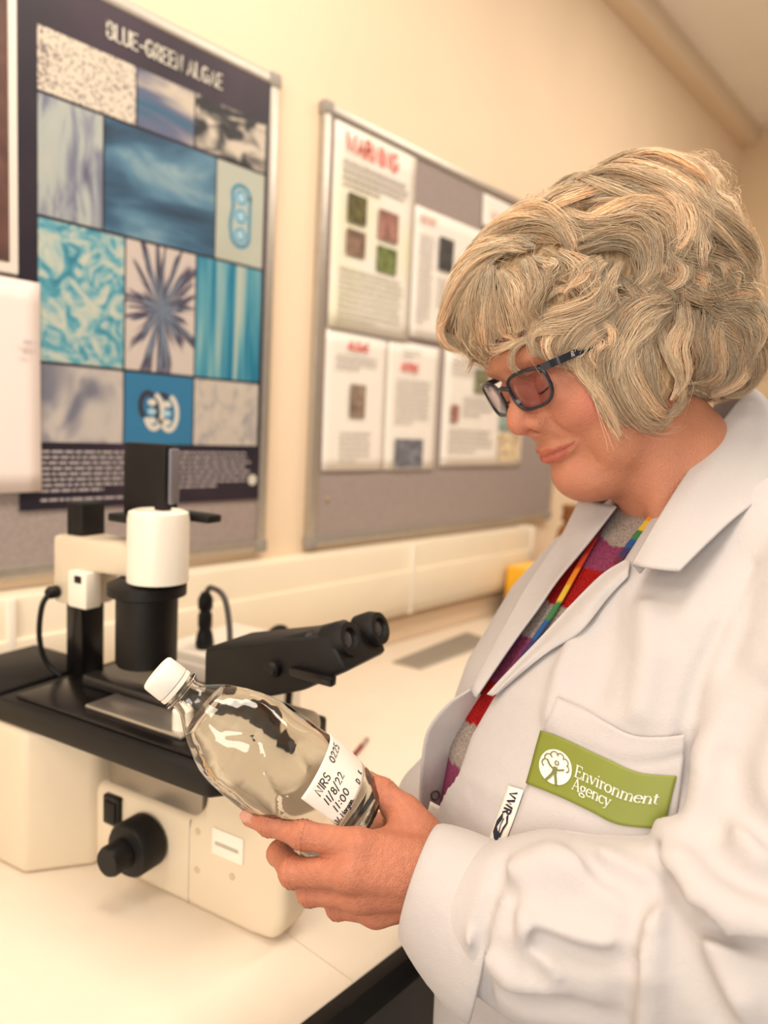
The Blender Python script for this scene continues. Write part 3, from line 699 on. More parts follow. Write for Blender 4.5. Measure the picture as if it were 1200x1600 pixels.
def head(p):
    q = (p - HO32) @ HM32
    d = head_local(q)
    nk = polycone(p, NK, [.055, .0575, .066], F32(.02))
    d = smin(d, nk, F32(.016))
    # neck tendon and fold
    d = smin(d, rcone(p, H(-.012, .052, -.050), P(1035, 815, .655), .010, .008), F32(.022))
    ch = ell(p, P(1130, 925, .69), (.10, .060, .12))                 # upper chest under the clothes
    return smin(d, ch, F32(.03))
SK = np.array([.52, .222, .130])
def skin_cols(V, hand=False):
    V32 = V.astype(F32)
    n1 = np.sin(V[:, 0] * 310 + 3 * np.sin(V[:, 1] * 190)) * np.sin(V[:, 1] * 270 + 2 * np.sin(V[:, 2] * 230)) * np.sin(V[:, 2] * 350 + V[:, 0] * 120)
    c = np.tile(SK, (len(V), 1)) * (1 + .05 * n1[:, None] * np.array([.5, 1, 1]))
    def mixc(col, wgt): c[:] = c * (1 - wgt[:, None]) + np.array(col) * wgt[:, None]
    if not hand:
        q = (V32 - HO32) @ HM32; s = q.copy(); s[:, 1] = np.abs(s[:, 1])
        g = lambda cen, r: np.exp(-(((s - np.array(cen, F32)) / np.array(r, F32)) ** 2).sum(1))
        mixc((.64, .22, .155), .75 * g((.055, .052, -.012), (.028, .03, .018)))        # cheek flush
        mixc((.60, .20, .13), .70 * g((.098, 0, -.010), (.016, .016, .014)))            # nose tip
        mixc((.62, .24, .16), .4 * g((.080, 0, -.072), (.02, .03, .016)))
        lip = np.minimum(polycone(s, [(.0862, 0, -.0417), (.0815, .011, -.0413), (.0728, .0210, -.0418), (.0678, .0270, -.0410)], [.0034, .0032, .0022, .0008]), polycone(s, [(.0862, 0, -.0488), (.0812, .010, -.0489), (.0725, .0200, -.0458), (.0675, .0265, -.0420)], [.0044, .0042, .0028, .0008]))
        mixc((.44, .105, .075), .85 * np.clip(.5 - lip / .0016, 0, 1))
        mixc((.20, .04, .03), .8 * np.clip(.6 - polycone(s, [(.0872, 0, -.0448), (.0822, .011, -.0447), (.0735, .0212, -.0434), (.0672, .0285, -.0406)], [.0006, .0006, .0006, .0004]) / .0012, 0, 1))
        mixc((.30, .07, .05), .7 * g((.0855, .0062, -.0195), (.004, .003, .003)))
        mixc((.50, .20, .15), .5 * g((.072, .034, .018), (.02, .022, .012)))
        mixc((.55, .24, .15), .5 * np.clip((-.075 - q[:, 2]) / .03, 0, 1))
    return c
bodyV, bodyF, bodyC = [], [], []
def add_body(V, Q, C):
    b = sum(len(v) for v in bodyV); bodyV.append(V); bodyF.append(np.asarray(Q) + b); bodyC.append(C)
V, Q = mesh_sdf(head, (.045, -.285, .56), (.44, .11, .86), .0019, smooth=1)
add_body(V, Q, skin_cols(V))

# ------------------------------------------------------------------ left hand closed round the bottle
LH = dict(wr=P(725, 1388, .565),
    i=[P(560, 1322, .5545), P(472, 1304, .5640), P(421, 1287, .5760), P(391, 1277, .584)],
    m=[P(548, 1364, .5440), P(457, 1363, .5620), P(437, 1333, .592), P(452, 1303, .625)],
    r=[P(562, 1397, .5520), P(484, 1393, .5680), P(468, 1368, .600), P(484, 1335, .632)],
    k=[P(588, 1422, .5640), P(527, 1417, .5780), P(508, 1397, .606), P(520, 1370, .63)],
    t=[P(690, 1340, .585), P(633, 1270, .600), P(597, 1238, .612), P(574, 1220, .622)])
LR = dict(i=[.0122, .0098, .0084, .0072], m=[.0125, .0102, .0088, .0076], r=[.0120, .0096, .0084, .0072], k=[.0108, .0084, .0074, .0064], t=[.0175, .0130, .0108, .0085])
ELB = np.array([.225, .275, .455])
def hand(p):
    d = None
    fing = None
    for c in 'imrk':
        e = polycone(p, LH[c], LR[c], F32(.004))
        for j in (1, 2):                                            # skin folds over the finger joints
            q = p - LH[c][j].astype(F32); ax = _n(LH[c][j] - LH[c][j - 1]).astype(F32); t = q @ ax
            e = e - F32(.0010) * np.exp(-(t / .007) ** 2) + F32(.00065) * np.cos(t * 1700) * np.exp(-(t / .0065) ** 2)
        fing = e if fing is None else smin(fing, e, F32(.0022))
    palm = None
    for c, r0 in zip('imrk', (.021, .0205, .0195, .018)):
        a = LH['wr'] + (LH[c][0] - LH['k'][0]) * .25
        e = rcone(p, a, LH[c][0], r0, LR[c][0] * .98)
        palm = e if palm is None else smin(palm, e, F32(.010))
    palm = smin(palm, rcone(p, P(640, 1345, .585), P(575, 1352, .575), .020, .014), F32(.012))
    for c in 'imrk':                                                 # tendons to the knuckles
        a = LH['wr'] * .45 + LH[c][0] * .55 + np.array([0, 0, -.0115]); palm = smin(palm, rcone(p, a, LH[c][0] + np.array([0, 0, -.0045]), .0035, .0075), F32(.010))
    d = smin(palm, fing, F32(.007))
    th = polycone(p, LH['t'], LR['t'], F32(.006)); q = p - LH['t'][2].astype(F32); ax = _n(LH['t'][2] - LH['t'][1]).astype(F32); t = q @ ax
    th = th + F32(.0006) * np.cos(t * 1700) * np.exp(-(t / .006) ** 2)
    th = smin(th, rcone(p, P(650, 1305, .588), P(590, 1318, .572), .013, .010), F32(.016))    # web of skin
    d = smin(d, th, F32(.012))
    # thumb and index nails set in
    for c, nrm in (('i', np.array([-.35, -.50, -.8])), ('t', np.array([.1, -.55, -.8]))):
        tip = LH[c][3]; ax = _n(tip - LH[c][2]); nv = _n(nrm - ax * (nrm @ ax)); s_ = np.cross(ax, nv)
        ce = tip + nv * LR[c][3] * .93
        M = np.stack([ax, s_, nv], 1)
        d = smin(d, ell(p, ce, (.0062, .0050, .0016), M), F32(.0008)); d = smax(d, -ell(p, ce - ax * .0066, (.0008, .0045, .0014), M), F32(.0012))
    fore = rcone(p, LH['wr'], ELB, .0265, .040)
    return smin(d, fore, F32(.02))
V, Q = mesh_sdf(hand, (-.13, .175, .48), (.115, .36, .68), .00115, smooth=1)
def hand_cols(V):
    c = skin_cols(V, True) * np.array([.93, .82, .82]); c = c * (1 + .07 * np.sin(V[:, 0] * 420 + 4 * np.sin(V[:, 1] * 150)) * np.sin(V[:, 1] * 500 + 3 * np.sin(V[:, 0] * 170)))[:, None]
    for f in 'imrkt':
        for j in (1, 2, 0):
            g = np.exp(-(((V - LH[f][j]) / .009) ** 2).sum(1))[:, None]; c = c * (1 - .6 * g) + np.array([.50, .155, .095]) * .6 * g
        g = np.exp(-(((V - LH[f][3]) / .010) ** 2).sum(1))[:, None]; c = c * (1 - .4 * g) + np.array([.60, .23, .15]) * .4 * g
    for f, nrm in (('i', np.array([-.35, -.50, -.8])), ('t', np.array([.1, -.55, -.8]))):
        tip = LH[f][3]; ax = _n(tip - LH[f][2]); nv = _n(nrm - ax * (nrm @ ax)); s_ = np.cross(ax, nv); q = (V - (tip + nv * LR[f][3] * .95)) @ np.stack([ax, s_, nv], 1)
        wgt = np.clip(1.6 - ((q / np.array([.0068, .0054, .003])) ** 2).sum(1), 0, 1)[:, None]; c = c * (1 - .6 * wgt) + np.array([.70, .40, .30]) * .6 * wgt
    return c
add_body(V, Q, hand_cols(V))
# ------------------------------------------------------------------ right hand under the far side of the bottle, forearms, trunk
RW = P(655, 1300, .705); RELB = np.array([.13, .27, .82])
RHf = [[P(590, 1292, .690), P(545, 1290, .690), P(520, 1300, .672), P(512, 1318, .655)], [P(586, 1312, .692), P(538, 1316, .690), P(515, 1328, .668), P(512, 1345, .650)], [P(590, 1332, .690), P(545, 1340, .686), P(525, 1350, .664), P(522, 1362, .648)], [P(600, 1350, .686), P(560, 1358, .682), P(545, 1366, .664), P(540, 1374, .650)]]
def rhand(p):
    fing = None; palm = None
    for k_, f in enumerate(RHf):
        r0 = .0105 - .0008 * (k_ == 3)
        e = polycone(p, f, [r0 + .001, r0 - .001, r0 - .002, r0 - .003], F32(.004)); fing = e if fing is None else smin(fing, e, F32(.0022))
        e = rcone(p, RW + (f[0] - RHf[1][0]) * .3, f[0], .020, .0115); palm = e if palm is None else smin(palm, e, F32(.010))
    th = polycone(p, [P(640, 1290, .690), P(622, 1275, .675), P(612, 1262, .660), P(606, 1252, .652)], [.016, .012, .010, .008], F32(.005))
    d = smin(smin(palm, fing, F32(.007)), th, F32(.010))
    return smin(d, rcone(p, RW, RELB, .026, .038), F32(.02))
V, Q = mesh_sdf(rhand, (-.11, .155, .60), (.10, .35, .80), .0020, smooth=1)
add_body(V, Q, skin_cols(V, True))
SKIN = NT('skin')
at_ = SKIN.n('VertexColor', layer_name='Col'); SKIN.l(at_.outputs[0], SKIN.b.inputs['Base Color'])
SKIN.b.inputs['Roughness'].default_value = .50; SKIN.b.inputs['Specular IOR Level'].default_value = .35
SKIN.b.inputs['Subsurface Weight'].default_value = .12; SKIN.b.inputs['Subsurface Radius'].default_value = (.006, .0022, .0012); SKIN.b.inputs['Subsurface Scale'].default_value = 1.0
nz = SKIN.n('TexNoise', Scale=420.0, Detail=4.0); SKIN.l(SKIN.coord(), nz.inputs['Vector']); n2 = SKIN.n('TexVoronoi', Scale=900.0); SKIN.l(SKIN.coord(), n2.inputs['Vector'])
ad = SKIN.n('Math', operation='MULTIPLY_ADD'); ad.inputs[1].default_value = .6; SKIN.l(n2.outputs[0], ad.inputs[0]); SKIN.l(nz.outputs[0], ad.inputs[2]); SKIN.bump(ad.outputs[0], .60, .0012)
# ------------------------------------------------------------------ lab coat and sweater
TM = rot_frame(27, 0); TM32 = TM.astype(F32)
_ty = np.array([-.05, -.02, .03, .08, .15, .22, .30, .45, .70], F32)
_tab = np.array([(.335, .705, .05, .05, .06), (.322, .70, .075, .065, .105), (.300, .70, .098, .09, .165), (.275, .69, .122, .11, .185), (.250, .685, .158, .12, .182), (.238, .68, .182, .12, .178), (.228, .68, .190, .12, .175), (.222, .68, .170, .13, .190), (.22, .68, .17, .14, .20)], F32)
def torso(p, grow=0.):
    y = p[:, 1]
    cx, cz, rf, rb, rl = [np.interp(y, _ty, _tab[:, i]).astype(F32) for i in range(5)]
    q = np.stack([p[:, 0] - cx, np.zeros_like(y), p[:, 2] - cz], 1) @ TM32
    a = np.where(q[:, 0] > 0, rf, rb)
    e = F32(2.25)
    k = ((np.abs(q[:, 0]) / a) ** e + (np.abs(q[:, 1]) / rl) ** e) ** (1 / e)
    d = (k - 1) * np.minimum(a, rl) - F32(grow)
    return smax(d, F32(-.035) - y, F32(.02))
SHO = np.array([.350, .062, .548]); WRI = P(668, 1376, .563)
RSHO = np.array([.255, .072, .83])
def sleeve(p):
    u = polycone(p, [SHO, ELB + np.array([.012, .0, -.004])], [.072, .070])
    f = polycone(p, [ELB, P(860, 1450, .508), P(738, 1428, .542)], [.066, .060, .047], F32(.01))
    return u, f
RIDGE = []      # (points, radius, blend)
GROOVE = []
def add_folds(p, d, rid, gro):
    for lst, sg in ((rid, 1), (gro, -1)):
        for pts, r, k in lst:
            c = np.mean(pts, 0).astype(F32); R_ = max(np.linalg.norm(q - c) for q in pts) + max(r) + k + .004
            m = ((p - c) ** 2).sum(1) < R_ * R_
            if m.any():
                e = polycone(p[m], pts, r); d[m] = smin(d[m], e, F32(k)) if sg > 0 else smax(d[m], -e, F32(k))
    return d
def coat_solid(p, folds=True):
    d = torso(p)
    d = smin(d, rcone(p, P(1150, 850, .70), SHO, .062, .060), F32(.03))
    d = smin(d, rcone(p, P(1150, 850, .72), RSHO, .062, .060), F32(.03))
    u, f = sleeve(p)
    arm = smin(u, f, F32(.022))
    ra = polycone(p, [RSHO, RELB, P(695, 1262, .735)], [.064, .060, .050], F32(.02))
    d = smin(d, ra, F32(.012))
    d = smin(d, arm, F32(.005))
    if folds:
        d = add_folds(p, d, RIDGE, GROOVE)
    return d
# front edge of the near panel, as picture column for each picture row
_ev = np.array([700, 800, 880, 950, 1010, 1090, 1150, 1260, 1320, 1700]); _eu = np.array([1075, 1022, 972, 905, 850, 772, 737, 700, 690, 672])
def coat(p):
    d = coat_solid(p)
    z = np.maximum(p[:, 2], .05); u = 600 + FPX * p[:, 0] / z; v = 800 + FPX * p[:, 1] / z
    e = np.interp(v, _ev, _eu)
    e2 = np.interp(v, [700, 792, 850, 905, 955, 1003, 1090, 1100, 1700], [1040, 963, 918, 872, 838, 803, 744, 600, 500])
    cut = np.maximum(np.maximum((u - e), (e2 - u)) * z / FPX * .8, -(p - np.array([.24, 0, .68], F32)) @ TM32[:, 1] - .175).astype(F32)     # negative left of the edge
    # keep only a shell: hollow inside, open at the front, neck hole
    nkh = rcone(p, P(1130, 830, .70), P(1000, 560, .69), .078, .078)
    arms = rcone(p, WRI, ELB, .09, .09)
    d = np.where(arms < 0, d, smax(d, -cut, F32(.003)))
    d = np.minimum(d, polycone(p, [RSHO, RELB, P(695, 1262, .735)], [.064, .060, .050], F32(.02)))
    d = smax(d, -nkh, F32(.006))
    return d
def chest(p):
    d = torso(p); d = smin(d, rcone(p, P(1150, 850, .70), SHO, .062, .060), F32(.03))
    return add_folds(p, d, RIDGE[NSLV:], GROOVE[NSLG:])
def px3(pts, off=0., fn=None):
    a = np.array(pts, float); p, n = trace(fn or (lambda q: coat_solid(q, False)), a[:, 0], a[:, 1]); return p + n * off
COAT = NT('lab coat cotton')
COAT.b.inputs['Base Color'].default_value = (.515, .486, .486, 1); COAT.b.inputs['Roughness'].default_value = .8; COAT.b.inputs['Sheen Weight'].default_value = .15; COAT.b.inputs['Specular IOR Level'].default_value = .2
nz = COAT.n('TexNoise', Scale=900.0, Detail=2.0); COAT.l(COAT.coord(), nz.inputs['Vector']); n2 = COAT.n('TexNoise', Scale=28.0, Detail=3.0); COAT.l(COAT.coord(), n2.inputs['Vector'])
ad = COAT.n('Math', operation='MULTIPLY_ADD'); ad.inputs[1].default_value = 6.0; COAT.l(n2.outputs[0], ad.inputs[0]); COAT.l(nz.outputs[0], ad.inputs[2]); COAT.bump(ad.outputs[0], .40, .0010)
COAT = COAT.m
# ================================================================== the sample bottle (axis from cap to base)
BA, BB = P(243, 1049, .578), P(556, 1290, .618)
bax = _n(BB - BA); BLEN = np.linalg.norm(BB - BA)
bn = _n(np.array([0, 0, -1.]) + bax * bax[2]); bs = np.cross(bn, bax)        # bn: side towards the viewer, bs: picture up-right side
if bs[0] < 0: bs = -bs
def bpt(s, th, r):
    """axial distance s, angle th from the viewer side towards the upper right side, radius r"""
    s, th, r = np.broadcast_arrays(s, th, r)
    return BA + s[..., None] * bax + (r * np.cos(th))[..., None] * bn + (r * np.sin(th))[..., None] * bs
_bs = np.array([.019, .026, .031, .036, .040, .046, .053, .064, .075, .086, .100, .125, .160, .185, .197, .203, .206]) * BLEN / .207
_br = np.array([.0128, .0128, .0130, .0145, .0175, .0225, .0272, .0330, .0375, .0405, .0425, .0435, .0435, .0430, .0405, .036, .028])
CRE = [((.085, .55), (.108, .10), .0020), ((.108, .10), (.128, -.10), .0022), ((.128, -.10), (.150, -.62), .0026), ((.128, -.10), (.138, .25), .0016), ((.118, .75), (.135, .62), .0022), ((.060, -.6), (.095, -.95), .0014), ((.070, .2), (.085, .55), .0016), ((.150, -.62), (.158, -1.1), .0018), ((.095, -.95), (.150, -.62), .0010)]
def brad(s, th):
    r = np.interp(s, _bs, _br)
    for (a, b, dp) in CRE:
        A = np.array([a[0], a[1] * .043]); B = np.array([b[0], b[1] * .043]); ab = B - A
        x = s - A[0]; y = th * .043 - A[1]
        t = np.clip((x * ab[0] + y * ab[1]) / (ab @ ab), 0, 1); dd = np.hypot(x - t * ab[0], y - t * ab[1])
        r = r - dp * .55 * np.exp(-(dd / .0014) ** 2) - dp * .25 * np.exp(-(dd / .007) ** 2)
    band = np.clip((s - .045) / .03, 0, 1) * np.clip((.2 - s) / .03, 0, 1)
    r = r + band * (.0009 * np.sin(3 * th + 60 * s) + .0006 * np.sin(5 * th - 90 * s + 1))
    return r
def bottle_mesh(off, s0, s1, ns=150, nt=110):
    S = np.linspace(s0, s1, ns); T = np.linspace(-math.pi, math.pi, nt, endpoint=False)
    SS, TT = np.meshgrid(S, T, indexing='ij'); V = bpt(SS, TT, brad(SS, TT) + off).reshape(-1, 3)
    i, j = np.meshgrid(np.arange(ns - 1), np.arange(nt), indexing='ij'); j2 = (j + 1) % nt
    Q = np.stack([i * nt + j, (i + 1) * nt + j, (i + 1) * nt + j2, i * nt + j2], -1).reshape(-1, 4)
    return V, Q, nt
def closed(name, off, s0, s1, m, parent):
    V, Q, nt = bottle_mesh(off, s0, s1); ns = len(V) // nt
    Fc = Q.tolist() + [list(range(nt)), list(range((ns - 1) * nt, ns * nt))[::-1]]
    o = obj(name, to_world(V), Fc, m, parent, True)
    bm = bmesh.new(); bm.from_mesh(o.data); bmesh.ops.recalc_face_normals(bm, faces=bm.faces); bm.to_mesh(o.data); bm.free(); return o
PET = NT('clear plastic'); b_ = PET.b; b_.inputs['Transmission Weight'].default_value = 1; b_.inputs['Roughness'].default_value = .02; b_.inputs['IOR'].default_value = 1.40; b_.inputs['Base Color'].default_value = (.97, .96, .94, 1)
WAT = NT('water'); b_ = WAT.b; b_.inputs['Transmission Weight'].default_value = 1; b_.inputs['Roughness'].default_value = 0; b_.inputs['IOR'].default_value = 1.33; b_.inputs['Base Color'].default_value = (.93, .92, .88, 1)
bot = empty('water_bottle', tuple(to_world(BB))); tag(bot, 'clear creased plastic bottle of water with white cap and handwritten label', 'bottle')
sh_ = under(closed('bottle_shell', 0, _bs[0], _bs[-1], PET.m, None), bot)
inn = under(closed('inner_wall', -.0009, _bs[1], _bs[-1] - .0012, PET.m, None), bot)
inn.data.flip_normals()
under(closed('water', -.0007, .050, _bs[-1] - .0010, WAT.m, None), bot)
def ringmesh(name, prof, m, n=48, rib=0, parent=bot):
    V = []; Fc = []
    for (s, r) in prof:
        for i in range(n):
            a = 2 * math.pi * i / n; V.append(bpt(np.array(s), np.array(a), np.array(r * (1 - rib * (i % 2)))))
    for j in range(len(prof) - 1):
        for i in range(n): Fc.append((j * n + i, j * n + (i + 1) % n, (j + 1) * n + (i + 1) % n, (j + 1) * n + i))
    Fc.append(tuple(range(n))[::-1]); Fc.append(tuple((len(prof) - 1) * n + i for i in range(n)))
    o = obj(name, to_world(np.array(V)), Fc, m, None, True)
    bm = bmesh.new(); bm.from_mesh(o.data); bmesh.ops.recalc_face_normals(bm, faces=bm.faces); bm.to_mesh(o.data); bm.free()
    return under(sharp(o, 50), bot)
CAPW = mat('cap white', (.86, .82, .76), .45)
ringmesh('cap', [(0, .0115), (.0006, .0138), (.002, .0150), (.0030, .0152), (.0165, .0155), (.0175, .0150)], CAPW, 96, .012)
ringmesh('tamper_ring', [(.0182, .0150), (.0186, .0155), (.0215, .0155), (.022, .0148)], mat('ring clear white', (.80, .74, .66), .3))
ringmesh('neck_flange', [(.0245, .0130), (.0250, .0168), (.0268, .0168), (.0274, .0130)], PET.m)
# ------------------------------------------------------------------ label with handwriting, wrapped on the plastic
def on_bottle(S, T, off): return bpt(S, T, brad(S, T) + off)
ls0, ls1, lt0, lt1 = .1430, .1815, .16, 1.85
S, T = np.meshgrid(np.linspace(ls0, ls1, 14), np.linspace(lt0, lt1, 46), indexing='ij')
lab_ = empty('bottle_label', tuple(to_world(bpt(np.array(.17), np.array(0.), np.array(.044)))))
tag(lab_, 'white paper label with handwritten black date stuck on the clear bottle', 'label')
lo = obj('paper', to_world(on_bottle(S, T, .0006).reshape(-1, 3)), grid_faces(14, 46), PAPER, None, True); under(lo, lab_)
mo = lo.modifiers.new('t', 'SOLIDIFY'); mo.thickness = .0002; mo.offset = 0
PENI = mat('pen ink', (.012, .012, .014), .5)
def write(s, sbase, t0, h, wd=.0009, asp=1., slant=.12, gap=.25):
    V, Fc, w_ = text2d(s, h, wd, 0, 0, gap, .04, asp, slant)
    V = np.array(V); S = sbase - V[:, 1]; T = t0 + V[:, 0] / .0437
    o = obj('handwriting', to_world(on_bottle(S, T, .0010)), Fc, PENI, None); return under(o, lab_)
_g('K', [(0, 0), (0, 1)], [(.5, 1), (0, .45), (.55, 0)]); _g('d', _arc(.24, .26, .24, .26, 20, 380, 12), [(.48, 1), (.48, 0)])
write('NIRS', .1545, .38, .0064); write('0225', .1525, 1.02, .0060)
write('11/8/22', .1645, .34, .0062)
write('11:00', .1738, .34, .0060, gap=.3)
write('W. Morgan.', .1802, .20, .0040, .0009, .8)
write('D', .1790, .98, .0040); write('K', .1785, 1.2, .0035)
# ------------------------------------------------------------------ hair: a soft core and combed locks of single strands
HB = [(P(985, 438, .695), (.106, .100, .100)), (P(795, 470, .672), (.046, .050, .055)), (P(882, 405, .69), (.075, .054, .082)), (P(1095, 525, .70), (.052, .058, .085)), (P(985, 565, .632), (.048, .052, .026)), (P(1060, 330, .70), (.038, .036, .07)), (P(910, 495, .635), (.038, .034, .03)), (P(848, 462, .640), (.048, .040, .040)), (P(900, 430, .635), (.05, .05, .04))]
def hairvol(p):
    d = None
    for c, r in HB:
        e = ell(p, c, r); d = e if d is None else smin(d, e, F32(.022))
    return d
def haircore(p):
    d = hairvol(p) + F32(.004)
    d = d + F32(.0016) * np.sin(p[:, 0] * 260 + p[:, 1] * 120) * np.sin(p[:, 1] * 230 - p[:, 2] * 160)
    return d
LOCKS = [  # picture points, width, strands factor
 ([(800,395),(765,405),(735,430),(712,470),(702,505)],30), ([(795,400),(755,420),(725,460),(708,510),(712,535),(735,546)],30), ([(780,410),(745,450),(725,500),(718,530),(745,552)],30), ([(775,420),(750,470),(740,520),(750,552),(738,580)],26), ([(770,420),(758,470),(762,520),(774,548)],28), ([(775,425),(775,480),(785,530)],28), ([(780,430),(795,480),(808,518),(812,535)],28), ([(790,425),(815,470),(830,515)],26), ([(775,425),(795,450),(820,470),(845,476)],11), ([(840,392),(800,392),(770,402),(745,420)],26),
 ([(730,430),(758,388),(800,361),(840,352),(872,362),(890,385),(897,408)],28), ([(742,412),(790,366),(840,345),(882,352),(902,375)],26), ([(768,404),(795,398),(826,397)],8), ([(760,400),(800,378),(850,368),(880,380),(893,402)],24), ([(715,460),(735,420),(770,385),(810,362)],24),
 ([(852,488),(843,467),(850,446),(870,436),(892,446)],9), ([(855,472),(870,457),(888,455),(900,470)],7), ([(930,430),(941,452),(925,480),(890,495),(855,510),(836,530),(838,556)],24), ([(945,440),(936,475),(905,500),(870,517),(855,540),(865,560),(890,572)],26), ([(962,470),(940,500),(910,522),(890,545),(890,562),(908,577)],26), ([(880,488),(850,498),(835,520),(840,545),(862,562)],16), ([(828,522),(800,510),(782,520),(780,540),(800,536),(832,526)],9), ([(846,529),(820,535),(806,551),(806,570),(820,580),(838,579)],9), ([(842,525),(810,536),(782,546),(770,553)],10),
 ([(865,322),(880,350),(920,365),(960,346),(1000,335),(1040,350),(1055,385),(1050,425)],28), ([(882,318),(900,352),(940,352),(980,335),(1020,328),(1062,345),(1075,380)],26), ([(868,345),(905,370),(950,370),(986,362),(1010,380),(1012,420),(992,450),(985,466)],30), ([(900,400),(950,382),(990,388),(1004,412),(998,440),(975,462)],26), ([(895,305),(930,290),(970,286),(1010,292),(1050,306),(1085,340),(1088,372),(1070,402)],28), ([(915,285),(960,268),(1010,270),(1060,290),(1090,320),(1088,370)],28), ([(935,276),(990,257),(1050,260),(1095,282),(1113,312)],26), ([(868,314),(900,292),(950,302),(1000,312),(1060,332),(1090,382)],26), ([(900,330),(960,320),(1010,310),(1060,322),(1100,350),(1150,400),(1170,430)],28), ([(1045,310),(1090,330),(1130,360),(1165,392),(1178,430),(1172,452)],28), ([(1090,285),(1115,320),(1140,350),(1166,382)],24), ([(1020,385),(1060,402),(1110,412),(1160,432),(1174,446)],26), ([(1085,350),(1080,400),(1100,442)],26), ([(1035,395),(1045,430),(1020,458)],24), ([(1075,395),(1092,430),(1105,455)],22), ([(960,290),(1010,300),(1050,330),(1062,370),(1040,405)],24), ([(840,345),(870,330),(905,315),(940,300)],24), ([(800,372),(835,345),(870,322),(905,300)],26),
 ([(985,455),(1005,470),(1035,452),(1052,438)],24), ([(1048,440),(1090,455),(1130,450),(1170,460),(1186,482)],28), ([(1080,450),(1120,475),(1160,482),(1190,512)],26), ([(1100,460),(1140,500),(1183,530),(1191,560)],28), ([(1042,470),(1010,490),(985,520),(970,560),(966,600)],28), ([(1050,465),(1020,500),(1000,540),(1000,590),(1022,640)],26), ([(1060,470),(1060,510),(1048,550),(1055,590),(1040,622)],24), ([(1080,480),(1075,530),(1086,570),(1070,606)],26), ([(1110,480),(1105,530),(1112,570),(1080,606)],26), ([(1120,490),(1140,540),(1140,580),(1100,608),(1060,613)],28), ([(1150,490),(1175,530),(1175,575),(1140,606),(1090,616)],28), ([(1170,470),(1191,510),(1189,560),(1160,602)],24), ([(975,470),(955,500),(935,540),(930,580),(945,620),(970,652),(986,670)],24), ([(985,480),(970,530),(965,580),(980,620),(1010,650),(1035,661),(1052,640)],30), ([(1000,500),(990,550),(1000,600),(1025,640),(1045,656)],28), ([(1020,500),(1030,550),(1050,590),(1053,620),(1045,640)],16), ([(955,490),(930,520),(914,550),(924,575),(942,580)],24), ([(950,480),(915,530),(904,562),(914,592),(935,622),(955,655),(968,680)],16), ([(905,560),(925,600),(950,650),(972,692)],10), ([(1130,470),(1165,500),(1170,540),(1150,580)],26), ([(1060,600),(1090,612),(1130,612),(1160,596)],18), ([(1010,640),(1040,652),(1058,630),(1062,600)],14),
 ([(905,400),(925,430),(905,462)],22), ([(935,405),(912,440),(937,470)],22), ([(962,412),(940,450),(962,482)],22), ([(840,400),(870,420),(850,450)],22), ([(870,400),(900,425),(880,460)],22), ([(820,410),(835,445),(825,485)],24), ([(850,440),(835,480),(850,510)],22), ([(900,440),(920,470),(905,495)],22), ([(960,440),(985,470),(965,500)],22), ([(1010,430),(1040,455),(1060,480)],22), ([(1060,420),(1075,450),(1095,475)],22), ([(1100,420),(1120,450),(1150,470)],24), ([(1130,400),(1155,425),(1180,460)],24), ([(925,500),(945,530),(940,560)],20), ([(1000,460),(975,490),(960,520)],22), ([(1085,500),(1090,540),(1100,590)],24)]
strV, strC = [], []
NSEG = 15
def lock_strands(G, Nn, width, n, bright=1., wav=1.):
    """G guide (k,3), Nn normals; width in metres"""
    k = len(G); T = np.gradient(G, axis=0); T /= np.linalg.norm(T, axis=1)[:, None] + 1e-9
    B = np.cross(T, Nn); B /= np.linalg.norm(B, axis=1)[:, None] + 1e-9; Nn = np.cross(B, T)
    tt = np.linspace(0, 1, NSEG)[None]
    nc = max(3, int(width / .0026)); ca = rng.uniform(-.62, .62, nc); cc = rng.uniform(-.6, .6, nc) * np.sqrt(np.clip(1 - (ca / .8) ** 2, 0, 1)); cb = rng.uniform(.74, 1.18, nc); cp = rng.uniform(0, 6.3, nc); ce = rng.normal(.93, .09, nc)
    hA = rng.uniform(.0006, .0026, nc) * min(1., width / .012); hF = rng.uniform(.7, 1.7, nc)
    J = rng.integers(nc, size=n); U = lambda a, b: rng.uniform(a, b, (n, 1)); Z = lambda a, b: rng.normal(a, b, (n, 1))
    t0 = U(0, .12); t1 = np.maximum(np.minimum(1., ce[J][:, None] + Z(0, .05)), t0 + .35)
    s = t0 + (t1 - t0) * tt; u = s * (k - 1); i = np.minimum(u.astype(int), k - 2); f = (u - i)[..., None]
    lerp = lambda A: A[i] * (1 - f) + A[i + 1] * f
    g, b, nn = lerp(G), lerp(B), lerp(Nn)
    sp = .10 + .10 * np.sin(np.pi * s)
    a = ca[J][:, None] + Z(0, 1) * sp; c = cc[J][:, None] + Z(0, 1) * sp
    env = (.55 + .45 * np.sin(np.pi * np.clip(s * 1.15, 0, 1))) * (1 - .5 * np.clip((s - .7) / .3, 0, 1))
    ph, fr, am = U(0, 6.3), U(1.5, 4), U(.0001, .0007) * wav
    fly = (U(0, 1) < .09) * Z(0, .007) * s ** 2
    hx = hF[J][:, None] * 6.3 * s + cp[J][:, None]
    lat = a * env * width + am * np.sin(fr * s * 6.3 + ph) + fly + hA[J][:, None] * np.sin(hx)
    thk = (c + .55) * env * width * .42 + am * np.cos(fr * s * 6.3 + ph * 1.7) + np.abs(fly) * .6 + .001 + hA[J][:, None] * np.cos(hx)
    strV.extend(g + lat[..., None] * b + thk[..., None] * nn)
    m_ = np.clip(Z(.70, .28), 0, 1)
    strC.extend((np.array([.78, .46, .21]) * (1 - m_) + np.array([1.0, .89, .69]) * m_) * bright * cb[J][:, None])
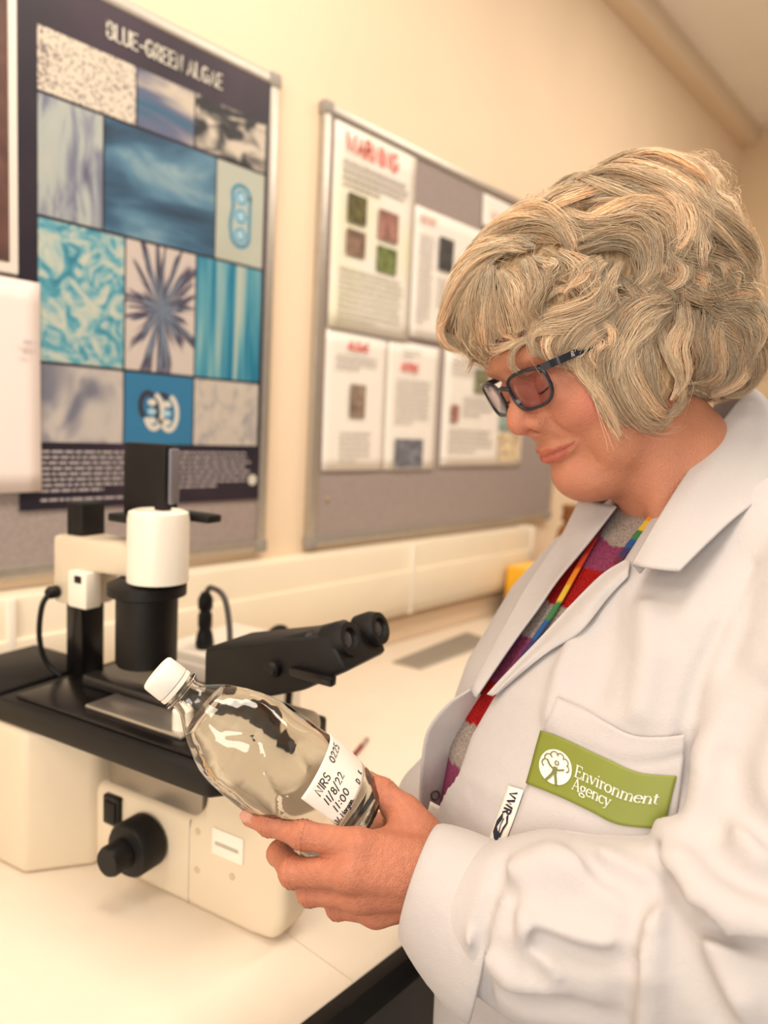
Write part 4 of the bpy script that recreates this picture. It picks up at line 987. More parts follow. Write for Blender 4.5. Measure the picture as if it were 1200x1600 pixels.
def surf(px, py):
    both = lambda q: np.minimum(hairvol(q), head(q) - F32(.002))
    p, nrm = trace(both, px, py, .45, .85, 70)
    d = both(p.astype(F32)); miss = d > .003
    if miss.any():                        # beyond the outline: sit at the outline depth
        q = np.stack([(np.asarray(px) - 600) / FPX * .69, (np.asarray(py) - 800) / FPX * .69, np.full(len(px), .69)], 1)
        c = P(970, 460, .69); nn = q - c; nn /= np.linalg.norm(nn, axis=1)[:, None]
        p[miss] = q[miss]; nrm[miss] = nn[miss]
    return p, nrm
_all = [catmull(np.array(pts, float), 26) for pts, _ in LOCKS]; _cat = np.vstack(_all); _sp, _sn = surf(_cat[:, 0], _cat[:, 1])
for li_, (pts, wpx) in enumerate(LOCKS):
    G2 = _all[li_]; p, nrm = _sp[26 * li_:26 * li_ + 26].copy(), _sn[26 * li_:26 * li_ + 26].copy()
    for _ in range(3):                    # keep the depth smooth along the lock
        p[1:-1, 2] = (p[:-2, 2] + p[1:-1, 2] * 2 + p[2:, 2]) / 4; nrm[1:-1] = (nrm[:-2] + nrm[1:-1] + nrm[2:]) / 3
    p = np.stack([(G2[:, 0] - 600) / FPX * p[:, 2], (G2[:, 1] - 800) / FPX * p[:, 2], p[:, 2]], 1)
    nrm /= np.linalg.norm(nrm, axis=1)[:, None] + 1e-9
    p = p + nrm * rng.uniform(.001, .005)
    lock_strands(p, nrm, wpx * .6e-3 * 1.02, int(26 + wpx * 6.0), rng.uniform(.85, 1.10))
# the far side, top and back follow the same fall
V, Q = mesh_sdf(haircore, (.04, -.36, .54), (.38, -.03, .83), .0040, smooth=2)
seed = V[rng.integers(0, len(V), 4200)]
g = np.stack([hairvol((seed + np.eye(3)[i] * .002).astype(F32)) - hairvol((seed - np.eye(3)[i] * .002).astype(F32)) for i in range(3)], 1); g /= np.linalg.norm(g, axis=1)[:, None]
far = (g[:, 2] > .05) & (((seed - HO) @ HM)[:, 2] > -.02)
crown = H(-.04, 0, .16)
fp_, fn_ = seed[far][:210], g[far][:210]
def grad(q):
    n_ = np.stack([hairvol((q + np.eye(3)[i] * .002).astype(F32)) - hairvol((q - np.eye(3)[i] * .002).astype(F32)) for i in range(3)], 1); return n_ / (np.linalg.norm(n_, axis=1)[:, None] + 1e-9)
unit = lambda a: a / (np.linalg.norm(a, axis=1)[:, None] + 1e-9)
dr = fp_ - crown; dr = unit(dr - fn_ * (dr * fn_).sum(1)[:, None] + np.array([0, .02, 0]))
pts = [fp_]; sw = rng.normal(0, .35, (len(fp_), 1))
for k_ in range(9):
    q = pts[-1] + dr * .0065; n_ = grad(q); q = q - n_ * (hairvol(q.astype(F32))[:, None] - .002); pts.append(q)
    dr = dr + np.cross(n_, dr) * sw * math.cos(k_ * .9) + np.array([0, .06, 0]); dr = unit(dr - n_ * (dr * n_).sum(1)[:, None])
pts = np.stack(pts, 1)
for i_ in range(len(fp_)): lock_strands(catmull(pts[i_], 20), np.tile(fn_[i_], (20, 1)), .020, 26, rng.uniform(.85, 1.05))
# loose frizz on the near side
near = np.argwhere((g[:, 2] < .15) & (((seed - HO) @ HM)[:, 2] > -.01))[:, 0]
for i_ in near[:900]:
    p0, n0 = seed[i_], g[i_]; t0 = np.cross(n0, rng.normal(0, 1, 3)); t0 /= np.linalg.norm(t0); b0 = np.cross(n0, t0)
    L = rng.uniform(.012, .032); kk = rng.normal(0, 55); s = np.linspace(0, L, NSEG)
    ang = kk * s
    strV.append(p0 + n0 * .004 + np.cumsum(np.cos(ang)[:, None] * t0 + np.sin(ang)[:, None] * b0, 0) * (L / NSEG) + n0 * (np.sin(s / L * 3.1) * rng.uniform(.001, .006))[:, None])
    strC.append(np.array([.86, .68, .46]) * rng.uniform(.7, 1.08))
def strands_mesh(SV, SC, rad, n=3):
    A = np.array(SV); C = np.array(SC); m, k, _ = A.shape
    T = np.gradient(A, axis=1); T /= np.linalg.norm(T, axis=2)[..., None] + 1e-9
    ref = np.array([.31, .22, .92]); N1 = np.cross(T, ref); N1 /= np.linalg.norm(N1, axis=2)[..., None] + 1e-9; B1 = np.cross(T, N1)
    tp = np.interp(np.linspace(0, 1, k), [0, .1, .7, 1], [.7, 1, .9, .25])[None, :, None] * rad * rng.uniform(.75, 1.25, (m, 1, 1))
    ring = [A + tp * (math.cos(2 * math.pi * j / n) * N1 + math.sin(2 * math.pi * j / n) * B1) for j in range(n)]
    V = np.stack(ring, 2).reshape(-1, 3)
    base = (np.arange(m) * k * n)[:, None, None] + (np.arange(k - 1) * n)[None, :, None]; j = np.arange(n)[None, None, :]; j2 = (j + 1) % n
    Q = np.stack([base + j, base + j2, base + n + j2, base + n + j], -1).reshape(-1, 4)
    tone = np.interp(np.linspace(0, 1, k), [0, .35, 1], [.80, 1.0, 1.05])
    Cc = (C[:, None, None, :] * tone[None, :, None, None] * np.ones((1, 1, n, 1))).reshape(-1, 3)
    return V, Q, Cc
HAIR = NT('blond hair'); at_ = HAIR.n('VertexColor', layer_name='Col'); HAIR.l(at_.outputs[0], HAIR.b.inputs['Base Color'])
tr_ = HAIR.n('BsdfTranslucent'); HAIR.l(at_.outputs[0], tr_.inputs[0]); ms_ = HAIR.n('MixShader'); ms_.inputs[0].default_value = .28; HAIR.l(HAIR.b.outputs[0], ms_.inputs[1]); HAIR.l(tr_.outputs[0], ms_.inputs[2]); HAIR.l(ms_.outputs[0], HAIR.t.nodes['Material Output'].inputs[0])
HAIR.b.inputs['Roughness'].default_value = .36; HAIR.b.inputs['Specular IOR Level'].default_value = .2
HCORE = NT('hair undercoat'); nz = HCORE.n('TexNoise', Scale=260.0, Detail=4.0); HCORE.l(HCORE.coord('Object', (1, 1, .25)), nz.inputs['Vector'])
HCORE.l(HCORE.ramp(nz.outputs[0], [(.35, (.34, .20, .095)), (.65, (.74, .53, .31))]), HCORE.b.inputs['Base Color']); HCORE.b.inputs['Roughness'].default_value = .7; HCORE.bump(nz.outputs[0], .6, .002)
coreV, coreQ = V, Q
# ------------------------------------------------------------------ folds of the coat, laid on its surface
def fold(lst, pts, rad, depth, k):
    p, n = trace(lambda q: coat_solid(q, False), [a for a, b in pts], [b for a, b in pts])
    lst.append((list(p + n * depth), rad, k))
fold(RIDGE, [(1046, 1300), (1062, 1360), (1098, 1410), (1150, 1440), (1210, 1455)], [.010, .014, .016, .015, .013], .001, .010)      # upper sleeve hanging over the elbow
fold(GROOVE, [(1030, 1335), (1060, 1405), (1100, 1440), (1210, 1482)], [.004, .008, .008, .005], .003, .008)
fold(RIDGE, [(1035, 1400), (1012, 1450), (1004, 1520), (1000, 1620)], [.006, .011, .013, .013], -.001, .010)
fold(GROOVE, [(1012, 1400), (985, 1470), (978, 1540), (975, 1620)], [.001, .004, .005, .005], .003, .014)
fold(RIDGE, [(1080, 1425), (1100, 1480), (1150, 1560)], [.001, .009, .010], -.003, .014)
fold(GROOVE, [(1060, 1440), (1085, 1500), (1130, 1590)], [.003, .006, .006], .003, .010)
fold(RIDGE, [(1130, 1080), (1110, 1180), (1090, 1290)], [.006, .010, .008], -.004, .02)
fold(GROOVE, [(1190, 1080), (1150, 1180), (1120, 1290)], [.004, .007, .005], .0035, .02)
fold(RIDGE, [(805, 1362), (860, 1345), (930, 1352), (1000, 1395)], [.006, .012, .012, .006], -.003, .016)
fold(GROOVE, [(900, 1330), (950, 1370), (990, 1388)], [.003, .006, .004], .003, .012)
fold(GROOVE, [(960, 1370), (1000, 1400), (1040, 1388)], [.003, .006, .003], .004, .010)
fold(GROOVE, [(842, 1468), (900, 1492), (990, 1508)], [.005, .006, .003], .0020, .009)
fold(RIDGE, [(832, 1455), (900, 1472), (1000, 1490)], [.005, .006, .004], .001, .010)
fold(RIDGE, [(790, 1405), (830, 1460), (870, 1520)], [.004, .006, .003], .001, .010)
fold(GROOVE, [(800, 1560), (870, 1572), (960, 1598)], [.005, .007, .005], .002, .010)
fold(RIDGE, [(740, 1470), (800, 1530), (880, 1560)], [.004, .007, .004], .0015, .010)
fold(GROOVE, [(770, 1352), (800, 1400), (795, 1440)], [.003, .005, .004], .002, .008)
fold(GROOVE, [(786, 1345), (768, 1395), (752, 1450), (756, 1520), (765, 1570)], [.004, .006, .006, .006, .005], .001, .006)
fold(RIDGE, [(1105, 1180), (1130, 1260), (1190, 1340)], [.004, .008, .006], .0, .016)
fold(GROOVE, [(1140, 1190), (1160, 1260), (1210, 1310)], [.003, .006, .004], .002, .014)
NSLV = len(RIDGE)
fold(GROOVE, [(1175, 880), (1128, 970), (1088, 1060), (1072, 1130), (1062, 1220), (1045, 1300)], [.003, .005, .006, .006, .005, .004], .0012, .006)   # armhole seam
NSLG = len(GROOVE)
fold(RIDGE, [(905, 985), (880, 1050), (862, 1120)], [.004, .007, .004], .0, .014)
fold(RIDGE, [(1010, 950), (1015, 1030), (1000, 1110)], [.004, .007, .004], .0, .018)
fold(GROOVE, [(960, 940), (950, 1020), (930, 1090)], [.003, .005, .003], .003, .02)
cs = lambda q: coat_solid(q, True)
WEAR = []          # built now, parented to the person later
def wear(o, parent=None): WEAR.append((o, parent)); return o
# collar: near half, folded over
wear(patch('collar', [
    [P(1172, 604, .715), P(1132, 655, .675), P(1078, 733, .640), P(1032, 806, .612), P(988, 882, .586)],
    [P(1192, 618, .695), P(1152, 678, .650), P(1098, 752, .618), P(1048, 822, .594), P(1006, 886, .572)],
    [P(1222, 662, .672), P(1186, 722, .628), P(1126, 788, .598), P(1078, 842, .578), P(1036, 890, .562)],
    [P(1255, 712, .655), P(1212, 762, .612), P(1150, 808, .584), P(1104, 850, .568), P(1062, 892, .556)]], COAT, None, (26, 40), .0022))
wear(patch('collar_stand', [
    [P(1172, 604, .716), P(1132, 655, .677), P(1078, 733, .642), P(1032, 806, .614), P(988, 882, .588)],
    [P(1182, 640, .725), P(1142, 690, .688), P(1092, 765, .655), P(1046, 830, .625), P(1000, 896, .596)]], COAT, None, (8, 30), .0018))
# collar: far half round the back of the neck
wear(patch('collar', [
    [P(1172, 604, .715), P(1140, 612, .760), P(1060, 690, .790), P(985, 745, .775), P(905, 784, .752)],
    [P(1200, 640, .720), P(1160, 660, .790), P(1070, 730, .830), P(980, 782, .800), P(893, 808, .760)],
    [P(1215, 690, .725), P(1180, 720, .800), P(1085, 775, .850), P(975, 820, .812), P(882, 834, .765)]], COAT, None, (14, 30), .0022))
# near lapel strip
e1 = [(988, 882), (952, 905), (905, 951), (850, 1010), (800, 1062), (774, 1090)]
e2 = [(985, 905), (952, 938), (908, 990), (862, 1022), (815, 1058), (782, 1086)]
a1 = px3(e1, .0045, cs); a2 = px3(e2, .0035, cs); am = px3([((p[0] + q[0]) / 2 + 2, (p[1] + q[1]) / 2 + 2) for p, q in zip(e1, e2)], .0065, cs)
wear(patch('lapel', [a1 - np.array([.003, 0, -.004]), a1, am, a2], COAT, None, (16, 40), .0018))
# far lapel
wear(patch('lapel', [
    [P(905, 782, .748), P(880, 833, .742), P(866, 852, .735), P(824, 915, .708), P(786, 983, .682), P(736, 1078, .652)],
    [P(935, 787, .722), P(900, 838, .715), P(872, 885, .703), P(833, 935, .688), P(795, 992, .668), P(739, 1083, .645)],
    [P(963, 792, .700), P(918, 850, .690), P(872, 905, .676), P(838, 955, .666), P(803, 1003, .655), P(744, 1090, .640)]], COAT, None, (24, 44), .002))
# far front panel hanging open, inner face towards us
fp = wear(patch('front_panel', [
    [P(736, 1076, .660), P(700, 1100, .664), P(668, 1142, .668), P(658, 1200, .672), P(655, 1270, .676), P(652, 1345, .680)],
    [P(750, 1084, .672), P(722, 1120, .678), P(695, 1160, .684), P(688, 1215, .688), P(684, 1280, .692), P(682, 1345, .695)],
    [P(775, 1100, .695), P(752, 1140, .705), P(738, 1180, .715), P(730, 1230, .722), P(726, 1290, .726), P(724, 1345, .730)]], COAT, None, (16, 36), .0018))
sn = bpy.data.meshes  # snap ring on that panel
def ring3(name, c, ax, r, t, m, n=24, k=8):
    ax = _n(ax); u = _n(np.cross(ax, [0.3, .9, .2])); v = np.cross(ax, u); V = []; Fc = []
    for i in range(n):
        a = 2 * math.pi * i / n; d = math.cos(a) * u + math.sin(a) * v
        for j in range(k):
            b = 2 * math.pi * j / k; V.append(c + d * (r + t * math.cos(b)) + ax * t * math.sin(b))
    for i in range(n):
        for j in range(k): Fc.append((i * k + j, ((i + 1) % n) * k + j, ((i + 1) % n) * k + (j + 1) % k, i * k + (j + 1) % k))
    return obj(name, to_world(np.array(V)), Fc, m, None, True)
wear(ring3('snap_fastener', P(680, 1243, .682), (.25, 0, -1), .0040, .0008, mat('snap dark', (.05, .03, .03), .4)))
# cuff, a turned band round the wrist
def ringpts(c, up, dep, n=40): 
    a = np.linspace(0, 2 * math.pi, n, endpoint=False)
    return c + np.cos(a)[:, None] * up + np.sin(a)[:, None] * dep
rings = []
for (cpx, cpy, d, hu, hd, lean) in ((654, 1374, .566, .0415, .0350, .010), (670, 1386, .560, .0465, .0410, .012), (706, 1416, .552, .0530, .0490, .015), (742, 1444, .541, .0575, .0565, .013), (762, 1455, .536, .0590, .0590, .011)):
    rings.append(ringpts(P(cpx, cpy, d), np.array([-lean, hu, .006]), np.array([-.013, 0, -hd])))
RV = np.vstack(rings); nr = 40
RF = [(j * nr + i, j * nr + (i + 1) % nr, (j + 1) * nr + (i + 1) % nr, (j + 1) * nr + i) for j in range(len(rings) - 1) for i in range(nr)]
cf = obj('cuff', to_world(RV), RF, COAT, None, True); s_ = cf.modifiers.new('thickness', 'SOLIDIFY'); s_.thickness = .003; s_.offset = 0; ss = cf.modifiers.new('sub', 'SUBSURF'); ss.levels = 1; ss.render_levels = 1
wear(cf)
wear(patch('cuff_tab', [[P(652, 1488, .545), P(672, 1518, .535), P(700, 1542, .528), P(738, 1556, .520)], [P(664, 1478, .532), P(690, 1505, .522), P(715, 1525, .516), P(742, 1540, .510)]], COAT, None, (8, 24), .0022))
wear(ring3('cuff_snap', P(693, 1521, .5245), (0, .2, -1), .0026, .0012, mat('snap dark', (.05, .03, .03), .4)))
# ------------------------------------------------------------------ breast pocket, badge and maker's tag, laid on the chest
def coons(top, bot, lef, rig, m, n):
    """grid m x n of picture points between four edge polylines"""
    T_, B_ = catmull(np.array(top, float), n), catmull(np.array(bot, float), n); L_, R_ = catmull(np.array(lef, float), m), catmull(np.array(rig, float), m)
    u = np.linspace(0, 1, n)[None, :, None]; v = np.linspace(0, 1, m)[:, None, None]
    return (1 - v) * T_[None] + v * B_[None] + (1 - u) * L_[:, None] + u * R_[:, None] - ((1 - u) * (1 - v) * T_[0] + u * (1 - v) * T_[-1] + (1 - u) * v * B_[0] + u * v * B_[-1])
def laid(name, G, m, off, thick=.0012):
    a, b, _ = G.shape; p, n = trace(chest, G[..., 0], G[..., 1]); p = p + n * np.asarray(off).reshape(-1, 1)
    o = obj(name, to_world(p), grid_faces(a, b), m, None, True)
    if thick: s = o.modifiers.new('thickness', 'SOLIDIFY'); s.thickness = thick; s.offset = 0
    return o
PK = coons([(872, 1092), (925, 1117), (985, 1147), (1030, 1152), (1070, 1148)], [(790, 1330), (860, 1362), (930, 1392), (990, 1400), (1040, 1390)], [(872, 1092), (850, 1150), (832, 1212), (812, 1270), (790, 1330)], [(1070, 1148), (1068, 1180), (1062, 1230), (1052, 1300), (1040, 1390)], 30, 34)
offg = np.full(PK.shape[:2], .0022); offg[:6] += .0016 * np.linspace(1, .4, 6)[:, None] ** .5; offg[7] -= .0008; offg[8] -= .0004
wear(laid('pocket', PK, COAT, offg.ravel(), .0016))
BG = coons([(851, 1141), (900, 1163), (945, 1184), (1000, 1207), (1057, 1212)], [(827, 1226), (880, 1247), (925, 1268), (968, 1288), (1035, 1294)], [(851, 1141), (843, 1168), (835, 1198), (827, 1226)], [(1057, 1212), (1050, 1238), (1043, 1266), (1035, 1294)], 16, 40)
badge = wear(laid('badge_print', BG, mat('badge green', (.19, .222, .026), .55, noise=.05, nscale=40), .0045, .0006))
from_uv_T = None
def badge_pt(u, v):
    """bilinear lookup in the badge grid"""
    m, n, _ = BG.shape; a = np.clip(np.asarray(v) * (m - 1), 0, m - 1.001); b = np.clip(np.asarray(u) * (n - 1), 0, n - 1.001)
    i, j = a.astype(int), b.astype(int); f, g_ = (a - i)[:, None], (b - j)[:, None]
    return BG[i, j] * (1 - f) * (1 - g_) + BG[i, j + 1] * (1 - f) * g_ + BG[i + 1, j] * f * (1 - g_) + BG[i + 1, j + 1] * f * g_
def on_badge(name, V2, Fc, m, off=.0055):
    V2 = np.array(V2); q = badge_pt(V2[:, 0], V2[:, 1]); p, n = trace(chest, q[:, 0], q[:, 1]); return wear(obj(name, to_world(p + n * off), Fc, m, None), badge)
# roman lettering: heavy stems, thin bars and serifs
SER = {}
def _s(ch, wd, *st): SER[ch] = (wd, st)
def A_(*a): return _arc(*a)
_s('E', .66, ([(.13, 0), (.13, 1)], 1), ([(0, .985), (.56, .985)], 0), ([(0, .015), (.60, .015)], 0), ([(.13, .52), (.44, .52)], 0), ([(.55, 1), (.57, .78)], 0), ([(.59, 0), (.63, .24)], 0), ([(.44, .62), (.44, .42)], 0))
def stem(x, h=.64): return (([(x, 0), (x, h)], 1), ([(x - .10, h - .015), (x, h)], 0), ([(x - .11, .012), (x + .11, .012)], 0))
_s('n', .66, *stem(.13), (A_(.33, .40, .19, .23, 165, 0), 0), ([(.52, .42), (.52, 0)], 1), ([(.41, .012), (.63, .012)], 0))
_s('m', 1.02, *stem(.13), (A_(.32, .40, .18, .23, 165, 0), 0), ([(.50, .42), (.50, 0)], 1), ([(.40, .012), (.60, .012)], 0), (A_(.69, .40, .18, .23, 165, 0), 0), ([(.87, .42), (.87, 0)], 1), ([(.76, .012), (.98, .012)], 0))
_s('v', .58, ([(.06, .64), (.29, .02)], 1), ([(.29, .02), (.50, .64)], 0), ([(-.04, .628), (.18, .628)], 0), ([(.40, .628), (.59, .628)], 0))
_s('y', .58, ([(.06, .64), (.30, .05)], 1), ([(.50, .64), (.22, -.22), (.06, -.27)], 0), ([(-.04, .628), (.18, .628)], 0), ([(.40, .628), (.59, .628)], 0))
_s('i', .30, *stem(.13), ([(.13, .84), (.13, .93)], 1)); _s('r', .44, *stem(.13), (A_(.31, .42, .17, .20, 160, 50, 7), 0), ([(.36, .60), (.40, .55)], 1))
_s('o', .60, (A_(.29, .32, .25, .31, 90, 450, 20), 2)); _s('c', .52, (A_(.29, .32, .25, .31, 40, 320, 16), 2)); _s('e', .56, (A_(.29, .32, .25, .31, 5, 320, 18), 2), ([(.05, .36), (.53, .36)], 0))
_s('t', .38, ([(.15, .86), (.15, .12)], 1), (A_(.26, .12, .11, .11, 180, 310, 6), 0), ([(.0, .628), (.34, .628)], 0))
_s('A', .76, ([(.08, 0), (.36, 1)], 0), ([(.36, 1), (.66, 0)], 1), ([(.18, .36), (.54, .36)], 0), ([(0, .012), (.2, .012)], 0), ([(.54, .012), (.78, .012)], 0))
_s('g', .58, (A_(.25, .42, .19, .21, 90, 450, 16), 2), ([(.40, .58), (.54, .62)], 0), ([(.14, .22), (.12, .10), (.40, .02)], 0), (A_(.27, -.14, .24, .14, 60, 420, 16), 2))
def serif2d(s, h):
    V = []; Fc = []; cx = 0
    for ch in s:
        wd, st = SER[ch]
        for pts, k in st:
            P_ = np.array(pts); P_ = np.stack([cx + P_[:, 0] * h, P_[:, 1] * h], 1)
            T = np.gradient(P_, axis=0); T /= np.linalg.norm(T, axis=1)[:, None] + 1e-9; N2 = np.stack([-T[:, 1], T[:, 0]], 1)
            w_ = {0: np.full(len(P_), .055), 1: np.full(len(P_), .115), 2: .055 + .07 * np.abs(T[:, 1]) ** 1.5}[k] * h
            b = len(V)
            for p, q, ww in zip(P_, N2, w_): V.append(p + q * ww / 2); V.append(p - q * ww / 2)
            for i in range(len(P_) - 1): Fc.append((b + 2 * i, b + 2 * i + 1, b + 2 * i + 3, b + 2 * i + 2))
        cx += wd * h
    return np.array(V), Fc, cx
PRW = mat('badge white print', (.80, .76, .70), .6)
for s_, u0, u1, vb in (('Environment', .318, .930, .552), ('Agency', .318, .640, .775)):
    V, Fc, w_ = serif2d(s_, 1.); sx = (u1 - u0) / w_
    on_badge('lettering', np.stack([u0 + V[:, 0] * sx, vb - V[:, 1] * .205], 1), Fc, PRW)
cu, cv, ru, rv = .1735, .536, .120, .295
n = 36; on_badge('emblem_disc', [(cu + ru * math.cos(2 * math.pi * i / n), cv + rv * math.sin(2 * math.pi * i / n)) for i in range(n)], [tuple(range(n))], PRW, .0053)
V = []; Fc = []
ribbon2d(A_(.02, .24, .11, .11, 100, 420, 14), .07, V, Fc)
for ln, wd in (([(-.54, .22), (-.38, .02), (-.18, -.10), (.02, -.13), (.25, -.10), (.50, .02)], .10), ([(-.06, -.10), (-.08, -.35), (-.20, -.62), (-.34, -.86)], .15), ([(.06, -.10), (.06, -.35), (.16, -.65), (.24, -.92)], .15), ([(0, -.08), (0, -.36)], .22)):
    ribbon2d(catmull(np.array(ln, float), 12), wd, V, Fc)
for (x, y, r, a0, a1) in ((-.62, .02, .20, 60, 250), (-.52, .34, .22, 30, 210), (-.22, .60, .22, 20, 190), (.14, .62, .22, 0, 160), (.48, .42, .22, -30, 130), (.64, .12, .18, -70, 90)):
    ribbon2d(A_(x, y, r, r, a0, a1, 12), .07, V, Fc)
on_badge('emblem_figure', [(cu + x * ru, cv - y * rv) for x, y in V], Fc, mat('badge olive print', (.16, .17, .05), .6), .0060)
TG = coons([(798, 1229), (822, 1236)], [(768, 1312), (791, 1322)], [(798, 1229), (783, 1270), (768, 1312)], [(822, 1236), (807, 1280), (791, 1322)], 20, 6)
tg = wear(laid('maker_tag', TG, PAPER, .0030, .0006))
BG0 = BG; BG = TG
V, Fc, w_ = text2d('VWR', 1., .26, 0, 0, .3, 0, 1.0)
NAVY = mat('tag navy', (.012, .014, .03), .6)
def on_tag(V, Fc): V = np.array(V); q = badge_pt(V[:, 0], V[:, 1]); p, n = trace(chest, q[:, 0], q[:, 1]); return wear(obj('tag_print', to_world(p + n * .0038), Fc, NAVY, None), tg)
on_tag([(.28 + .42 * y, .09 + x * .40 / w_) for x, y in V], Fc)
V = []; Fc = []; ribbon2d([(.30, .55), (.18, .66), (.18, .78), (.34, .86), (.5, .88)], .16, V, Fc); ribbon2d([(.62, .50), (.72, .60), (.62, .72), (.6, .84)], .10, V, Fc); ribbon2d([(.45, .56), (.40, .68), (.46, .80)], .05, V, Fc)
on_tag(V, Fc)
BG = BG0
# ------------------------------------------------------------------ sweater, neckband, lanyard
sweat = lambda q: torso(q, -.010)
SWC = [(-.105, (.36, .31, .28)), (-.074, (.26, .055, .13)), (-.0274, (.36, .012, .012)), (.011, (.36, .31, .28)), (.064, (.26, .055, .13)), (.1057, (.36, .012, .012)), (.144, (.36, .31, .28)), (.185, (.26, .055, .13)), (.225, (.36, .012, .012)), (9, (.36, .31, .28))]
def sweater_cols(V):
    s = -.6 * V[:, 0] + .8 * V[:, 1] + .003 * np.sin(V[:, 2] * 90); i = np.searchsorted([a for a, _ in SWC], s); return np.array([c for _, c in SWC])[np.minimum(i, 9)]
KNIT = NT('striped knit'); at_ = KNIT.n('VertexColor', layer_name='Col'); nz = KNIT.n('TexNoise', Scale=520.0, Detail=3.0); KNIT.l(KNIT.coord(), nz.inputs['Vector'])
rp = KNIT.ramp(nz.outputs[0], [(.38, (.45, .42, .42)), (.58, (1, 1, 1))]); mx = KNIT.n('MixRGB', blend_type='MULTIPLY'); mx.inputs[0].default_value = .75; KNIT.l(at_.outputs[0], mx.inputs[1]); KNIT.l(rp, mx.inputs[2]); KNIT.l(mx.outputs[0], KNIT.b.inputs['Base Color'])
KNIT.b.inputs['Roughness'].default_value = .95; KNIT.b.inputs['Specular IOR Level'].default_value = .1; KNIT.bump(nz.outputs[0], .4, .0015)
nb0 = P(1074, 758, .700); nax = _n(NK[2] - NK[1]); u_ = _n(np.cross(nax, [0, 0, 1])); v_ = np.cross(nax, u_)
aa = np.linspace(0, 2 * math.pi, 49); NBP = nb0 + .0715 * (np.cos(aa)[:, None] * u_ + np.sin(aa)[:, None] * v_)
keep = (NBP - nb0) @ np.array([-.77, .64, 0]) > -.012; k0_ = np.argmax(~keep); NBP = np.roll(NBP[:-1], -k0_, axis=0); NBP = NBP[(NBP - nb0) @ np.array([-.77, .64, 0]) > -.012]
V, Fc = tube_geo(NBP, .0085, 10)
nbo = obj('neckband', to_world(V), Fc, KNIT.m, None, True, np.tile((.40, .35, .32), (len(V), 1)))
RB = np.array([(.40, .01, .01), (.55, .05, .01), (.70, .22, .01), (.62, .42, .03), (.03, .17, .05), (.01, .07, .24), (.03, .02, .10), (.10, .01, .03)])
lany = empty('lanyard', tuple(to_world(P(880, 950, .62)))); tag(lany, 'narrow rainbow striped lanyard hanging round the neck inside the coat', 'lanyard')
def strap(pts, off, ph, wid, per):
    G2 = catmull(np.array(pts, float), 60); p, n = trace(sweat, G2[:, 0], G2[:, 1]); 
    p = np.stack([(G2[:, 0] - 600) / FPX, (G2[:, 1] - 800) / FPX, np.ones(60)], 1) * p[:, 2:3]; p = p + n * off
    for _ in range(4): p[1:-1] = (p[:-2] + 2 * p[1:-1] + p[2:]) / 4
    T = np.gradient(p, axis=0); T /= np.linalg.norm(T, axis=1)[:, None]; B = np.cross(T, n); B /= np.linalg.norm(B, axis=1)[:, None]
    V = np.vstack([p - B * wid / 2, p + B * wid / 2]); Fc = [(i, i + 1, 61 + i, 60 + i) for i in range(59)]
    s = np.cumsum(np.linalg.norm(np.diff(p, axis=0, prepend=p[:1]), axis=1)) / per + ph; c = RB[np.floor((s % 1) * 8).astype(int)]
    t = NT('lanyard weave'); a = t.n('VertexColor', layer_name='Col'); t.l(a.outputs[0], t.b.inputs['Base Color']); t.b.inputs['Roughness'].default_value = .7
    o = obj('strap', to_world(V), Fc, t.m, None, False, np.vstack([c, c])); m_ = o.modifiers.new('t', 'SOLIDIFY'); m_.thickness = .0012; under(o, lany)
strap([(958, 806), (930, 852), (900, 905), (872, 955), (842, 1000), (815, 1040), (788, 1080)], .0035, .78, .0065, .165)
strap([(1050, 780), (1020, 820), (996, 850), (975, 880), (955, 910)], .0055, .0, .0075, .085)
tab = empty('badge_clip', tuple(to_world(P(684, 1272, .660)))); tag(tab, 'small white plastic badge clip hanging below the coat snap', 'badge clip')
under(patch('clip_plate', [[P(672, 1252, .662), P(695, 1264, .660)], [P(664, 1285, .662), P(690, 1297, .660)]], mat('clip plastic', (.72, .66, .58), .5), None, (6, 6), .0016), tab)
under(patch('clip_hook', [[P(694, 1262, .663), P(706, 1258, .662)], [P(690, 1290, .663), P(700, 1296, .662)]], mat('clip plastic', (.72, .66, .58), .5), None, (6, 6), .0016), tab)
# ------------------------------------------------------------------ glasses
GF = NT('glasses acetate'); tcg = GF.n('TexNoise', Scale=60.0); GF.b.inputs['Base Color'].default_value = (.018, .020, .030, 1); GF.b.inputs['Roughness'].default_value = .15
glasses = empty('eyeglasses', tuple(to_world(H(.094, 0, .02)))); tag(glasses, 'dark blue plastic framed eyeglasses resting on the nose of the woman', 'glasses')
def gx(y, z): return .0960 - 4.2 * y * y + .14 * (z - .012)
def HP(a): return to_world(np.array([H(*p) for p in a]))
def lens_outline(sg, k=1., n=56):
    out = []
    for i in range(n):
        a = 2 * math.pi * i / n; c, s = math.cos(a), math.sin(a)
        rx, rz = .0225 * k, (.0155 if s > 0 else .0180) * k
        y = .0305 + rx * math.copysign(abs(c) ** .66, c) * (1 + .06 * s); z = .0195 + rz * math.copysign(abs(s) ** .72, s) + .0016 * (c)
        out.append((gx(y, z), sg * y, z))
    return out
LENS = NT('lens clear'); tr_ = LENS.n('BsdfTransparent'); tr_.inputs[0].default_value = (.86, .80, .84, 1); gl_ = LENS.n('BsdfGlossy', Roughness=.03); lw_ = LENS.n('LayerWeight'); lw_.inputs[0].default_value = .5; fr_ = LENS.n('Math', operation='POWER'); fr_.inputs[1].default_value = 4.0; LENS.l(lw_.outputs['Facing'], fr_.inputs[0]); ms_ = LENS.n('MixShader')
